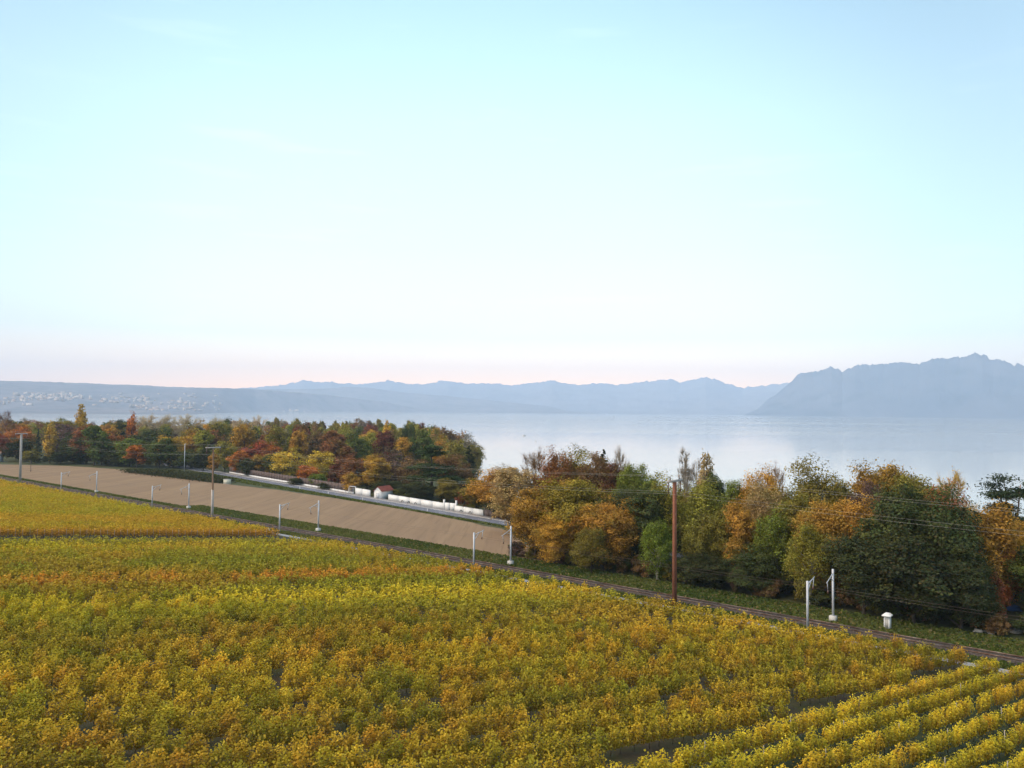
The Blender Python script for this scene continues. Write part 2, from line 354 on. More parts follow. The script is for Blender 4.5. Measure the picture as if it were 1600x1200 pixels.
# railway
RN, RZ = 106.0, 16.0
V = []
ra = list(np.arange(-120, 620, 10.))
for a in ra:
    for dn, z in ((-1.95, .02), (-1.4, .30), (1.4, .30), (1.95, .02)):
        x, y = AN(a, RN + dn); V.append((x, y, RZ + z))
bl = link('ballast_bed', grid_mesh('ballast_bed', np.array(V), (len(ra), 4), [M['ballast']], smooth=False)); bl['kind'] = 'structure'
trk = empty('railway_track', (*AN(150, RN), RZ)); tag(trk, 'single railway track on dark ballast along the vineyard edge', 'railway track')
def along(points, parent): # world points to the local frame of an unrotated parent
    l = parent.location; return [(p[0] - l[0], p[1] - l[1], p[2] - l[2]) for p in points]
for s in (-0.72, 0.72):
    m = MB()
    for a0, a1 in zip(ra[:-1], ra[1:]):
        x0, y0 = AN(a0, RN + s); x1, y1 = AN(a1, RN + s)
        c = along([((x0 + x1) / 2, (y0 + y1) / 2, RZ + .40)], trk)[0]
        m.box(c, (0.075, 10.0, 0.17), rz=A50)
    m.build('rail', M['rail'], trk)
m = MB()
for a in np.arange(-40, 380, .62):
    x, y = AN(a, RN); m.box(along([(x, y, RZ + .25)], trk)[0], (2.4, .24, .14), rz=A50)
tag(m.build('sleepers', M['sleeper'], trk), kind='stuff')

# ------------------------------------------------------------------ far shores
def az_of(px, py=640): d = ray(px, py); return math.atan2(d[0], d[1])
def make_range(name, ridge, ridgeD, footD, mat, seed, naz=520, nr=22, rough=0.10, power=1.15, crag=0.05):
    """ridge: silhouette control points (picture x, y) turned into bearings and real heights at ridgeD"""
    az = np.array([az_of(x, y) for x, y in ridge]); rD = np.array([ridgeD(x) for x, _ in ridge]); fD = np.array([footD(x) for x, _ in ridge])
    hz = []
    for (x, y), D in zip(ridge, rD):
        d = ray(x, y); hz.append(CAM_Z + D * d[2] / math.hypot(d[0], d[1]))
    hz = np.array(hz); A = np.linspace(az[0], az[-1], naz)
    def prof(a, s):          # s 0 foot .. 1 ridge .. 1.5 behind
        h = np.interp(a, az, hz); r0 = np.interp(a, az, fD); r1 = np.interp(a, az, rD)
        r = r0 + (r1 - r0) * s
        x, y = r * math.sin(a), r * math.cos(a)
        f = min(s, 1.0) ** power if s <= 1 else 1 - (s - 1) * 1.4
        nv = mnoise.fractal(Vector((x * 0.0011 + seed, y * 0.0011, seed)), 0.9, 2.1, 6)
        nv2 = mnoise.fractal(Vector((x * 0.0024 - seed, y * 0.0024, seed + 4)), 0.9, 2.1, 5)
        w = math.sin(math.pi * min(s, 1.0)) if s < 1 else 0.0
        z = h * f + h * rough * (nv * 0.7 + nv2) * w + (h * crag * (mnoise.fractal(Vector((a * 170 + seed, 0.3, seed)), 0.7, 2.2, 6)) if 0.93 < s < 1.01 else 0)
        return x, y, max(z, -3.0) if s > 0 else -4.0
    S = list(np.linspace(0, 1, nr)) + [1.08, 1.18, 1.3]
    V = [prof(a, s) for a in A for s in S]
    o = link(name, grid_mesh(name, np.array(V), (naz, len(S)), [mat])); o['kind'] = 'structure'
    return prof
I = lambda xs, ys: (lambda x: float(np.interp(x, xs, ys)))
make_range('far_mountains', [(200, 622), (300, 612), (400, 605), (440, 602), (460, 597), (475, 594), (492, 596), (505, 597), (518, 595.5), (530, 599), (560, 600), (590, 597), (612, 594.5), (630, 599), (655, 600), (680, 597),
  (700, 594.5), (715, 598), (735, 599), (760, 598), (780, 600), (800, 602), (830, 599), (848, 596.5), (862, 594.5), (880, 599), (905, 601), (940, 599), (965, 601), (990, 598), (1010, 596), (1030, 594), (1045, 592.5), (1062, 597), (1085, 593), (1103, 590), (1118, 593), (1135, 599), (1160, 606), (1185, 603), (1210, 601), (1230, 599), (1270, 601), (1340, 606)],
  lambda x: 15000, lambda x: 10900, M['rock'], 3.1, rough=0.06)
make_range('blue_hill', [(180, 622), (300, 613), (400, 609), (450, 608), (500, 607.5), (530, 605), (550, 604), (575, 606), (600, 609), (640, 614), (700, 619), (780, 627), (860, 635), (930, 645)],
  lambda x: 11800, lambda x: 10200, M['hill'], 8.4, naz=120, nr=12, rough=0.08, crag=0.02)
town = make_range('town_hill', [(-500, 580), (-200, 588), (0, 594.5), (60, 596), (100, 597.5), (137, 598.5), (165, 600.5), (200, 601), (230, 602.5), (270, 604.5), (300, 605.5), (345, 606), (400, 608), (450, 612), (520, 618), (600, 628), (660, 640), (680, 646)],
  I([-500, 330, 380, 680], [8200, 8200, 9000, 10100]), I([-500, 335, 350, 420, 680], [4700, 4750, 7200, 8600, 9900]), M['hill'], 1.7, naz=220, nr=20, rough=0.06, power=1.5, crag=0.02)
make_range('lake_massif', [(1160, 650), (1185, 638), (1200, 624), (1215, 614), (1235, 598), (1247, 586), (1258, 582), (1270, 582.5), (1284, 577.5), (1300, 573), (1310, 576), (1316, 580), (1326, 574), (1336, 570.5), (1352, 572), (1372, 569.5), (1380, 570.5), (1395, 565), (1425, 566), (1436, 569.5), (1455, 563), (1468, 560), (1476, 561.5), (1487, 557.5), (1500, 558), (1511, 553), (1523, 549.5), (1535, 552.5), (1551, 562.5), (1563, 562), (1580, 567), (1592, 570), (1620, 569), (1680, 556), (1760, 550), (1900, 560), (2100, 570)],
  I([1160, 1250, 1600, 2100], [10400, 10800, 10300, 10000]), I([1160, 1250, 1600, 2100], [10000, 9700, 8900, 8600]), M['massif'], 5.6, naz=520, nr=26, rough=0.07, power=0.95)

# town on the far hillside: countable blocks, each its own object
def town_mesh(w, d, h, gable):
    m = MB(); m.box((0, 0, h / 2 - 2), (w, d, h + 4), 0)
    if gable:
        r = h + d * .28
        a = [(-w / 2 - .6, -d / 2 - .6, h), (w / 2 + .6, -d / 2 - .6, h), (w / 2 + .6, 0, r), (-w / 2 - .6, 0, r)]
        m.quad(a, 1); m.quad([(p[0], -p[1], p[2]) for p in a][::-1], 1)
        for s in (-1, 1): m.quad([(s * w / 2, -d / 2, h), (s * w / 2, d / 2, h), (s * w / 2, .01, r), (s * w / 2, -.01, r)], 0)
    else: m.box((0, 0, h + .5), (w * .94, d * .94, 1.0), 1)
    return m.mesh('town_building', [M['town'], M['townroof']])
tm = [town_mesh(46, 16, 17, False), town_mesh(30, 18, 13, True), town_mesh(64, 18, 22, False), town_mesh(24, 15, 34, False), town_mesh(38, 20, 11, True)]
r2 = random.Random(5)
clusters = [(20, 130, .38, .66, 90), (-60, 60, .30, .6, 40), (60, 125, .5, .66, 30), (140, 230, .30, .62, 40), (205, 345, .16, .52, 70), (120, 340, .55, .78, 14), (440, 480, .03, .12, 8)]
for x0, x1, s0, s1, cnt in clusters:
    for k in range(cnt):
        px = r2.uniform(x0, x1); s = r2.uniform(s0, s1); X_, Y_, Z_ = town(az_of(px), s)
        o = link('town_building', r2.choice(tm), None, (X_, Y_, Z_)); o.rotation_euler = (0, 0, r2.uniform(-.6, .6)); k_ = r2.uniform(.35, .8); o.scale = (k_, k_, k_)
        tag(o, 'tiny pale building of the town on the hazy far hillside', 'building', 'buildings of the hillside town across the lake')

# ------------------------------------------------------------------ leaf clouds
def unit(v): return v / np.maximum(np.linalg.norm(v, axis=1, keepdims=True), 1e-9)
def leaves(C, Nm, S, R):
    """folded diamond leaves at centres C facing Nm"""
    n = len(C); Nm = unit(Nm); r = R.normal(size=(n, 3)); t = unit(r - Nm * (r * Nm).sum(1, keepdims=True)); b = np.cross(Nm, t)
    S = np.asarray(S).reshape(-1, 1)
    V = np.empty((n, 4, 3)); V[:, 0] = C - t * S * .5; V[:, 1] = C + b * S * .42 + Nm * S * .14; V[:, 2] = C + t * S * .55 - Nm * S * .05; V[:, 3] = C - b * S * .42 + Nm * S * .14
    return V.reshape(-1, 3)
def quads(n, off=0): return (np.arange(n * 4).reshape(-1, 4) + off)
def crown_mesh(name, C, Nm, S, va, br, R, gr=None):
    V = leaves(C, Nm, S, R)
    return np_mesh(name, V, quads(len(C)), [M['leaf']], attrs={'va': np.repeat(va, 4), 'br': np.repeat(br, 4), 'gr': np.repeat(gr if gr is not None else np.zeros(len(C)), 4)})

H0 = 18.0
def limbs(R, targets, base_z, top_z, r0, mat, lean=0.0):
    m = MB(); p = [(0, 0, -.5), (0.1, 0, base_z * .6), (.25 * R.normal(), .25 * R.normal(), (base_z + top_z) / 2), (.4 * R.normal(), .4 * R.normal(), top_z)]
    m.tube(p, [r0, r0 * .8, r0 * .6, r0 * .18], 8)
    for t in targets:
        z0 = max(base_z * .5, t[2] - 2.0 - 2.5 * R.random()); k = (z0 - 0) / max(top_z, 1)
        s = (0.12 * R.normal(), 0.12 * R.normal(), min(z0, top_z * .9)); mid = (s[0] + (t[0] - s[0]) * .55, s[1] + (t[1] - s[1]) * .55, s[2] + (t[2] - s[2]) * .42)
        m.tube([s, mid, tuple(t)], [r0 * .35 * (1 - .4 * k), r0 * .22 * (1 - .4 * k), r0 * .05], 5, cap=False)
    return m.mesh('trunk', [mat], smooth=True)
def broad(seed, W, base, nl, nleaf, ls, bark='bark', top=0.0, droop=0.0, fill=0.85):
    R = np.random.default_rng(seed)
    cz, rz, rw = (base + H0) / 2, (H0 - base) / 2, W / 2
    d = unit(R.normal(size=(nl, 3))); d[:, 2] += .15; d = unit(d)
    rad = R.uniform(.40, .78, (nl, 1))
    taper = 1 - top * np.clip(d[:, 2:3], 0, 1)
    L_ = d * rad * np.array([[rw, rw, rz]]) * np.c_[taper, taper, np.ones(nl)] + np.array([[0, 0, cz]])
    lr = R.uniform(.22, .37, nl) * min(rw, rz) * 1.15
    C, Nm, va, br, gr = [], [], [], [], []
    nsub = 14
    for i in range(nl):
        k = nleaf // nl
        sd = unit(R.normal(size=(nsub, 3)) + np.array([0, 0, .35])); sub = L_[i] + sd * lr[i] * R.uniform(.55, 1.0, (nsub, 1))
        sv = R.uniform(.72, 1.28, nsub) * R.uniform(.85, 1.15); sb = R.random() * .5; lg = max(0, R.random() - .5) * .9; sg = np.clip(lg + R.normal(size=nsub) * .16, 0, .8)
        j = R.integers(0, nsub, k)
        off = R.normal(size=(k, 3)).clip(-1.9, 1.9) * lr[i] * np.array([.25, .25, .20 * (1 + 1.6 * droop)])
        p = sub[j] + off
        if droop: p[:, 2] -= droop * R.random(k) ** 2 * 2.2
        keep = p[:, 2] > base * .5 + .3
        C.append(p[keep]); Nm.append((unit(p - L_[i]) * .8 + np.array([0, 0, .5]) + R.normal(size=(k, 3)) * .45)[keep])
        gr.append(sg[j][keep]); va.append((sv[j] * R.uniform(.78, 1.22, k))[keep]); br.append(np.clip(R.random(k) ** 3 + sb * .3 * R.random(k), 0, 1)[keep])
    C = np.concatenate(C); n = len(C)
    cm = crown_mesh('crown', C, np.concatenate(Nm), ls * R.uniform(.6, 1.35, n), np.concatenate(va), np.concatenate(br), R, np.concatenate(gr))
    return cm, limbs(R, L_, base, cz + rz * .55, .28, M[bark]), W
def column(seed, W, base, nleaf, ls, bark='bark', spread=1.0):
    R = np.random.default_rng(seed)
    ns = 26; C, Nm, va, br, tg = [], [], [], [], []
    for i in range(ns):
        z0 = R.uniform(base, H0 * .72); ln = R.uniform(.18, .34) * H0; a = R.uniform(0, 6.28)
        env = lambda z: np.clip(np.sin(np.pi * np.clip((z - base * .4) / (H0 - base * .4), 0, 1) ** .8), .05, 1)
        k = nleaf // ns; u = R.random(k); z = np.minimum(z0 + u * ln, H0 - R.random(k) * .8)
        rr = W / 2 * env(z) * (.35 + .5 * np.sqrt(u) * R.uniform(.7, 1.2)); 
        p = np.c_[np.cos(a) * rr, np.sin(a) * rr, z] + R.normal(size=(k, 3)) * W * np.array([.085, .085, .10])
        C.append(p); Nm.append(np.c_[np.cos(a) * np.ones(k), np.sin(a) * np.ones(k), .5 * np.ones(k)] + R.normal(size=(k, 3)) * .5)
        va.append(R.uniform(.75, 1.25) * R.uniform(.75, 1.25, k)); br.append(R.random(k) ** 3); tg.append((np.cos(a) * W * .25, np.sin(a) * W * .25, z0 + ln * .7))
    C = np.concatenate(C); n = len(C)
    return crown_mesh('crown', C, np.concatenate(Nm), ls * R.uniform(.6, 1.3, n), np.concatenate(va), np.concatenate(br), R), limbs(R, tg[:12], base, H0 * .85, .22, M[bark]), W
def conifer(seed, W, base, nleaf, ls, layered=0.0):
    R = np.random.default_rng(seed); C, Nm, va, br, tg = [], [], [], [], []
    nb = 90
    for i in range(nb):
        f = (i + R.random()) / nb; z = base + (H0 - base - .6) * f; r = W / 2 * ((1 - f) ** .8 * R.uniform(.7, 1.12) + .04); a = R.uniform(0, 6.28)
        k = max(12, int(nleaf / nb * (1.7 - 1.4 * f))); u = np.sqrt(R.random(k))
        p = np.c_[np.cos(a) * r * u, np.sin(a) * r * u, z - u * r * .28 + .12 * (u ** 4) * r] + R.normal(size=(k, 3)) * np.array([.16, .16, .10]) * (r * .55 + .35)
        C.append(p); Nm.append(np.c_[np.cos(a) * .4 * np.ones(k), np.sin(a) * .4 * np.ones(k), np.ones(k)] + R.normal(size=(k, 3)) * .4)
        va.append(R.uniform(.7, 1.25) * R.uniform(.75, 1.25, k)); br.append(R.random(k) ** 4 * .5)
        if i % 6 == 0: tg.append((np.cos(a) * r * .7, np.sin(a) * r * .7, z - .2 * r))
    C = np.concatenate(C); n = len(C)
    return crown_mesh('crown', C, np.concatenate(Nm), ls * R.uniform(.6, 1.3, n), np.concatenate(va), np.concatenate(br), R), limbs(R, tg, base, H0 * .97, .26, M['bark']), W
def umbrella(seed, W, base, nleaf, ls, stems=3, bark='redbark'):
    """pine: bare stems with flat plates of needles in the upper part"""
    R = np.random.default_rng(seed); C, Nm, va, br = [], [], [], []; m = MB(); npl = 20
    st = []
    for s in range(stems):
        x, y = R.normal(size=2) * (.9 if stems > 1 else 0.05); tx, ty = x * 2.2 + R.normal() * .5, y * 2.2 + R.normal() * .5
        m.tube([(x * .6, y * .6, -.4), (x, y, H0 * .35), (tx, ty, H0 * .9)], [.30, .24, .07], 8); st.append((x, y, tx, ty))
    for i in range(npl):
        a = R.uniform(0, 6.28); f = R.random(); z = base + (H0 - base - .5) * f; rr = W / 2 * (1 - .5 * f) * R.uniform(.25, .8); pr = W * R.uniform(.13, .22)
        c = np.array([np.cos(a) * rr, np.sin(a) * rr, z]); k = nleaf // npl; q = R.normal(size=(k, 3)) * np.array([pr * .55, pr * .55, pr * .18])
        C.append(c + q); Nm.append(np.array([[0, 0, 1.]]) + R.normal(size=(k, 3)) * .5); va.append(R.uniform(.7, 1.25) * R.uniform(.75, 1.25, k)); br.append(R.random(k) ** 4 * .5)
        s = st[i % stems]; t = min(.9, max(.4, z / H0 - .08)); m.tube([(s[0] + (s[2] - s[0]) * (t - .35) / .55, s[1] + (s[3] - s[1]) * (t - .35) / .55, t * H0), tuple(c)], [.09, .03], 5, cap=False)
    C = np.concatenate(C); n = len(C)
    return crown_mesh('crown', C, np.concatenate(Nm), ls * R.uniform(.6, 1.3, n), np.concatenate(va), np.concatenate(br), R), m.mesh('trunk', [M[bark]], smooth=True), W
def bare(seed, W, narrow=0.5, twigs=5200, few=250, pale=True):
    """leafless crown: limbs, branches and a haze of fine twigs, with a few last leaves"""
    R = np.random.default_rng(seed); m = MB(); m.tube([(0, 0, -.4), (.1, 0, H0 * .4), (0, .1, H0 * .9)], [.2, .14, .02], 6)
    segs = []; nL = 20
    for i in range(nL):
        f = (i + .5) / nL; a = i * 2.4 + R.normal() * .3; z0 = (.10 + .62 * f) * H0; out = W / 2 * (1.0 - .75 * f ** 1.6) * R.uniform(.75, 1.1); z1 = min(z0 + (H0 - z0) * R.uniform(.35, .75) * (1.2 - narrow), H0 * .97)
        s0 = np.array([0, 0, z0]); e = np.array([np.cos(a) * out, np.sin(a) * out, z1]); mid = (s0 + e) / 2 + np.array([np.cos(a), np.sin(a), 0]) * out * .14 + R.normal(size=3) * .25
        m.tube([s0, mid, e], [.075, .05, .015], 4, cap=False)
        for k in range(7):
            t = R.uniform(.25, 1.0); b0 = s0 + (mid - s0) * t * 2 if t < .5 else mid + (e - mid) * (t * 2 - 1)
            d = unit((e - s0)[None] / np.linalg.norm(e - s0) + R.normal(size=(1, 3)) * .6 + np.array([[0, 0, .35]]))[0]; b1 = b0 + d * R.uniform(.10, .22) * W
            b1[2] = min(b1[2], H0); m.tube([b0, (b0 + b1) / 2 + R.normal(size=3) * .12, b1], [.03, .02, .008], 3, cap=False); segs.append((b0, b1))
    trunk = m.mesh('trunk', [M['palebark'] if pale else M['bark']], smooth=True)
    n = twigs; idx = R.integers(0, len(segs), n); u = R.uniform(.1, 1.0, n)[:, None]
    S0 = np.array([q_[0] for q_ in segs])[idx]; S1 = np.array([q_[1] for q_ in segs])[idx]; P0 = S0 + (S1 - S0) * u
    dirn = unit(unit(S1 - S0) + R.normal(size=(n, 3)) * .75 + np.array([0, 0, .25])); ln = R.uniform(.4, 1.3, n)[:, None]; side = unit(np.cross(dirn, R.normal(size=(n, 3)))) * .020
    P1 = P0 + dirn * ln
    V = np.stack([P0 - side, P0 + side, P1 + side * .4, P1 - side * .4], 1).reshape(-1, 3)
    k = few; j = R.integers(0, n, k); LV = leaves(P1[j] + R.normal(size=(k, 3)) * .15, R.normal(size=(k, 3)) + np.array([0, 0, .6]), R.uniform(.15, .32, k), R)
    V = np.r_[V, LV]; va = np.r_[np.repeat(R.uniform(.7, 1.2, n), 4), np.repeat(R.uniform(.8, 1.3, k), 4)]; br = np.r_[np.repeat(R.random(n) * .5, 4), np.zeros(4 * k)]
    return np_mesh('crown', V, quads(n + k), [M['leaf']], attrs={'va': va, 'br': br}), trunk, W

PROTO = {
 'round': [broad(11 + i, 13, .3, 44, 27000, .29) for i in range(5)],
 'oval': [broad(31 + i, 9, .3, 36, 20000, .28, top=.3) for i in range(4)],
 'dense': [broad(41 + i, 12, 0.0, 50, 28000, .30, top=.3) for i in range(3)],
 'birch': [broad(51 + i, 8, 1.2, 38, 17000, .24, 'palebark', top=.3, droop=1.0) for i in range(3)],
 'poplar': [column(61 + i, 4.2, 1.0, 5200, .36) for i in range(3)],
 'conifer': [conifer(71 + i, 7.5, 0.8, 8000, .36) for i in range(2)],
 'pine': [umbrella(81, 11, 7.0, 8500, .36, 3), umbrella(82, 11, 5.0, 10000, .38, 1, 'bark')],
 'bare': [bare(91 + i, 10, few=420) for i in range(3)],
 'spindle': [bare(95, 4, narrow=.1, twigs=3600, few=60)],
 'fround': [broad(111 + i, 13, .2, 28, 7000, .52) for i in range(5)],
 'foval': [broad(121 + i, 9, .2, 24, 5600, .48, top=.3) for i in range(3)],
 'fpoplar': [column(131 + i, 4.2, .8, 2200, .55) for i in range(2)],
 'fconifer': [conifer(141, 7.5, .6, 3400, .55)],
 'shrub': [broad(151 + i, 22, 0.0, 16, 4200, 1.05) for i in range(4)],
}
KINDNAME = {'round': 'broadleaf_tree', 'oval': 'broadleaf_tree', 'dense': 'evergreen_tree', 'birch': 'birch_tree', 'poplar': 'poplar_tree', 'conifer': 'conifer_tree', 'pine': 'pine_tree', 'bare': 'bare_tree', 'spindle': 'bare_tree',
            'fround': 'broadleaf_tree', 'foval': 'broadleaf_tree', 'fpoplar': 'poplar_tree', 'fconifer': 'conifer_tree', 'shrub': 'shrub'}
TC = {'green': (.060, .085, .016), 'bright': (.115, .150, .018), 'olive': (.155, .128, .021), 'ygreen': (.19, .175, .025), 'dark': (.022, .034, .014), 'deep': (.035, .055, .018), 'gold': (.36, .215, .028), 'yellow': (.46, .32, .035),
      'amber': (.31, .168, .026), 'orange': (.34, .115, .022), 'russet': (.17, .065, .024), 'brown': (.135, .075, .032), 'red': (.21, .042, .022), 'darkred': (.115, .034, .022), 'purple': (.095, .055, .050), 'tan': (.30, .205, .085), 'pale': (.36, .29, .18), 'grey': (.19, .155, .11)}
tr = random.Random(3); cnt_ = {}
def tree(x, y, z, H, W, kind, colour, label, cat='tree', group=None):
    ps = PROTO[kind]; i = cnt_.get(kind, 0); cnt_[kind] = i + 1; cm, tm_, W0 = ps[i % len(ps)]
    e = empty(KINDNAME[kind], (x, y, z - .1), tr.uniform(0, 6.28)); s = W / W0; e.scale = (s, s, H / H0 * {'poplar': 1.13, 'fpoplar': 1.1, 'bare': 1.06}.get(kind, 1.0))
    tag(e, label, cat, group)
    c = link('crown', cm, e); t = link('trunk', tm_, e)
    k = tr.uniform(1.55, 1.95); col = TC[colour] if isinstance(colour, str) else colour
    c.color = (col[0] * k * tr.uniform(.94, 1.06), col[1] * k, col[2] * k, 1)
    return e
def tree_px(px, ytop, wpx, D, kind, colour, label, group=None, cat='tree'):
    X_, Y_, Zt = at(px, ytop, D); zg = tz1(X_, Y_)
    return tree(X_, Y_, zg, max(Zt - zg, 1.0), 1.15 * wpx * D / FPX, kind, colour, label, cat, group)

# --- the copse beside the railway
COPSE = [
 (805, 706, 62, 185, 'oval', 'tan', 'pale tan tree at the end of the copse, top against the lake'),
 (838, 697, 62, 190, 'bare', 'brown', 'leafless pinkish brown tree above the golden trees by the field'),
 (868, 696, 54, 182, 'round', 'russet', 'russet brown crown behind the tall olive gold tree'),
 (902, 697, 74, 188, 'round', 'olive', 'olive gold rounded crown on the skyline of the copse'),
 (928, 701, 62, 180, 'round', 'brown', 'brown crown between olive gold crown and dark red tree'),
 (943, 697, 36, 190, 'conifer', 'dark', 'small dark conifer tip above the dark red tree'),
 (955, 711, 48, 178, 'round', 'darkred', 'dark red tree on the copse skyline'),
 (969, 689, 34, 185, 'bare', 'grey', 'bare spreading tree standing out over dark red tree'),
 (987, 712, 50, 172, 'round', 'bright', 'bright green rounded crown beside the bare spreading tree'),
 (1018, 722, 40, 165, 'oval', 'bright', 'smaller bright green crown with lake showing behind it'),
 (1070, 695, 20, 172, 'spindle', 'grey', 'bare thin upright tree left of the tan poplar'),
 (1088, 714, 36, 175, 'bare', 'grey', 'low bare grey crown between thin upright tree and poplar'),
 (1103, 697, 25, 168, 'poplar', 'tan', 'tan leaved poplar rising above the copse beside utility pole'),
 (1118, 726, 32, 160, 'oval', 'deep', 'dark green round top just right of the tan poplar'),
 (1147, 736, 34, 152, 'oval', 'bright', 'light green top right of the dark round one'),
 (1166, 734, 30, 158, 'oval', 'green', 'green top beside the russet crown'),
 (1190, 724, 62, 150, 'round', 'amber', 'amber russet crown in the middle of the copse skyline'),
 (1212, 720, 40, 158, 'bare', 'brown', 'bare brown tree between amber crown and big olive tree'),
 (1264, 712, 84, 140, 'round', 'olive', 'big olive green tree on the skyline left of the orange one'),
 (1312, 723, 48, 138, 'oval', 'olive', 'narrower olive tree touching the big olive tree'),
 (1350, 742, 62, 134, 'round', 'purple', 'purple brown crown below the big orange brown tree'),
 (1382, 709, 90, 142, 'round', 'amber', 'largest orange brown tree on the copse skyline'),
 (1432, 726, 74, 136, 'round', 'olive', 'olive yellow crown right of the largest orange brown tree'),
 (1482, 725, 76, 140, 'bare', 'gold', 'lacy half bare tree with last pale yellow leaves'),
 (1480, 748, 76, 128, 'round', 'russet', 'russet crown below the lacy half bare tree'),
 (1578, 742, 84, 150, 'pine', 'dark', 'dark pine with layered branches at the right edge'),
 (1615, 748, 80, 158, 'pine', 'deep', 'second dark pine cut by the right edge'),
 # front rows
 (772, 726, 72, 224, 'round', 'amber', 'broad golden orange tree beside the road end of white wall'),
 (745, 742, 44, 230, 'oval', 'olive', 'olive tree between white wall and golden orange tree'),
 (836, 757, 74, 152, 'round', 'amber', 'golden tree at the copse corner next to the ploughed field'),
 (893, 737, 96, 152, 'round', (.27, .195, .024), 'tall olive gold tree at the copse front'),
 (946, 776, 84, 142, 'round', 'amber', 'orange gold tree right of the tall olive gold one'),
 (986, 766, 44, 146, 'oval', 'amber', 'narrow orange tree behind the orange gold one'),
 (1003, 752, 72, 156, 'round', 'deep', 'dark green tree filling between orange and yellow green trees'),
 (868, 800, 52, 146, 'round', 'gold', 'low gold tree at the foot of the tall olive gold tree'),
 (925, 815, 50, 138, 'round', 'olive', 'low olive bush tree beneath the orange gold tree'),
 (1040, 728, 62, 146, 'birch', 'ygreen', 'yellow green birch with leaning white trunk left of utility pole'),
 (1028, 800, 50, 134, 'birch', 'bright', 'low light green birch in front of the leaning white trunk'),
 (1100, 735, 66, 138, 'birch', 'ygreen', 'yellow green weeping birch right of the utility pole'),
 (1128, 770, 60, 134, 'oval', 'olive', 'olive tree right of the weeping birch'),
 (1155, 765, 52, 131, 'oval', 'amber', 'orange tinged tree with amber top in mid copse'),
 (1188, 744, 64, 136, 'round', 'tan', 'tan yellow tree below the amber russet crown'),
 (1214, 778, 64, 127, 'birch', 'bright', 'drooping light green tree in mid copse'),
 (1245, 762, 66, 128, 'oval', 'olive', 'upright olive tree in front of the big olive tree'),
 (1290, 768, 78, 122, 'round', 'amber', 'golden brown tree left of the big dark evergreens'),
 (1265, 800, 60, 118, 'birch', 'ygreen', 'yellow green tree in front of the golden brown one'),
 (1180, 850, 70, 124, 'dense', 'deep', 'dark evergreen bush mass behind the rails in mid copse'),
 (1100, 860, 80, 130, 'dense', 'dark', 'dark thicket behind the foot of utility pole'),
 (1345, 770, 90, 120, 'round', 'amber', 'amber tree rising behind the dark evergreens'),
 (1396, 738, 108, 114, 'dense', 'deep', 'tallest dark evergreen in the right half of the copse'),
 (1468, 757, 112, 111, 'dense', 'deep', 'dark evergreen right of the tallest one'),
 (1350, 820, 100, 112, 'dense', 'dark', 'dark evergreen left of the tallest one, lower'),
 (1425, 815, 120, 108, 'dense', 'dark', 'low dark evergreen in front of the two tall ones'),
 (1500, 850, 90, 106, 'dense', 'dark', 'dark low evergreen beside the orange birch'),
 (1545, 768, 88, 113, 'birch', 'amber', 'orange birch with slim pale trunk near the right edge'),
 (1560, 850, 60, 118, 'round', 'orange', 'rust orange small tree under the orange birch'),
 (1610, 830, 60, 124, 'round', 'brown', 'brown small tree cut by right edge below the pines'),
]
for t in COPSE: tree_px(t[0], t[1], t[2] * (1.0 if t[4] in ('poplar', 'spindle', 'bare', 'pine') else 1.2), *t[3:])
for px, D, H, W, c, lab in [(1415, 112, 5.2, 3.4, (.20, .06, .02), 'small red leaved bush glowing before the dark evergreens'), (1557, 106, 7.0, 4.2, (.15, .045, .02), 'red bush below the orange birch trunk'), (1365, 113, 3.4, 4.2, 'olive', 'small olive bush left of the red leaved bush')]:
    X_, Y_, _ = at(px, 900, D); zg = tz1(X_, Y_); tree(X_, Y_, zg, H, W, 'shrub', c, lab, 'shrub')
cf = random.Random(17); cpl = []
for k in range(2500):
    if len(cpl) >= 85: break
    a = cf.uniform(-75, 108); n_ = cf.uniform(124, 178); x_, y_ = AN(a, n_)
    if any((x_ - q_[0]) ** 2 + (y_ - q_[1]) ** 2 < 5.0 ** 2 for q_ in cpl) or float(shore_dist(np.array([x_]), np.array([y_]))[0]) < 10: continue
    if a > 95 and n_ > 140: continue
    cpl.append((x_, y_)); zg = tz1(x_, y_); px_ = 800 + FPX * x_ / y_; capz = CAM_Z - y_ * (np.interp(px_, [780, 950, 1130, 1300, 1600], [88, 95, 118, 110, 150]) + 4) / FPX
    H = min(cf.uniform(10, 17), capz - zg)
    c = cf.choice(['olive', 'deep', 'green', 'brown', 'amber', 'dark', 'ygreen', 'russet']); nm = {'olive': 'olive', 'deep': 'dark green', 'green': 'green', 'brown': 'brown', 'amber': 'amber', 'dark': 'very dark', 'ygreen': 'yellow green', 'russet': 'russet'}[c]
    tree(x_, y_, zg, H, cf.uniform(8, 12), cf.choice(['round', 'oval', 'dense']), c, f'{nm} tree standing half hidden within the railway copse', 'tree', f'{nm} trees within the copse')
us = random.Random(12)
for k in range(86):
    a = -45 + 146 * (k + us.random()) / 86; n_ = 118.5 + us.random() * 5.0 + max(0, 30 - a) * .05; x_, y_ = AN(a, n_)
    tree(x_, y_, tz1(x_, y_), us.uniform(1.8, 4.6), us.uniform(3.0, 5.5), 'shrub', us.choice(['dark', 'deep', 'purple', 'brown', 'olive', 'dark', 'green', 'brown']),
         'tangled shrub in the undergrowth along the railway side of the copse', 'shrub', 'undergrowth shrubs at the foot of the copse')

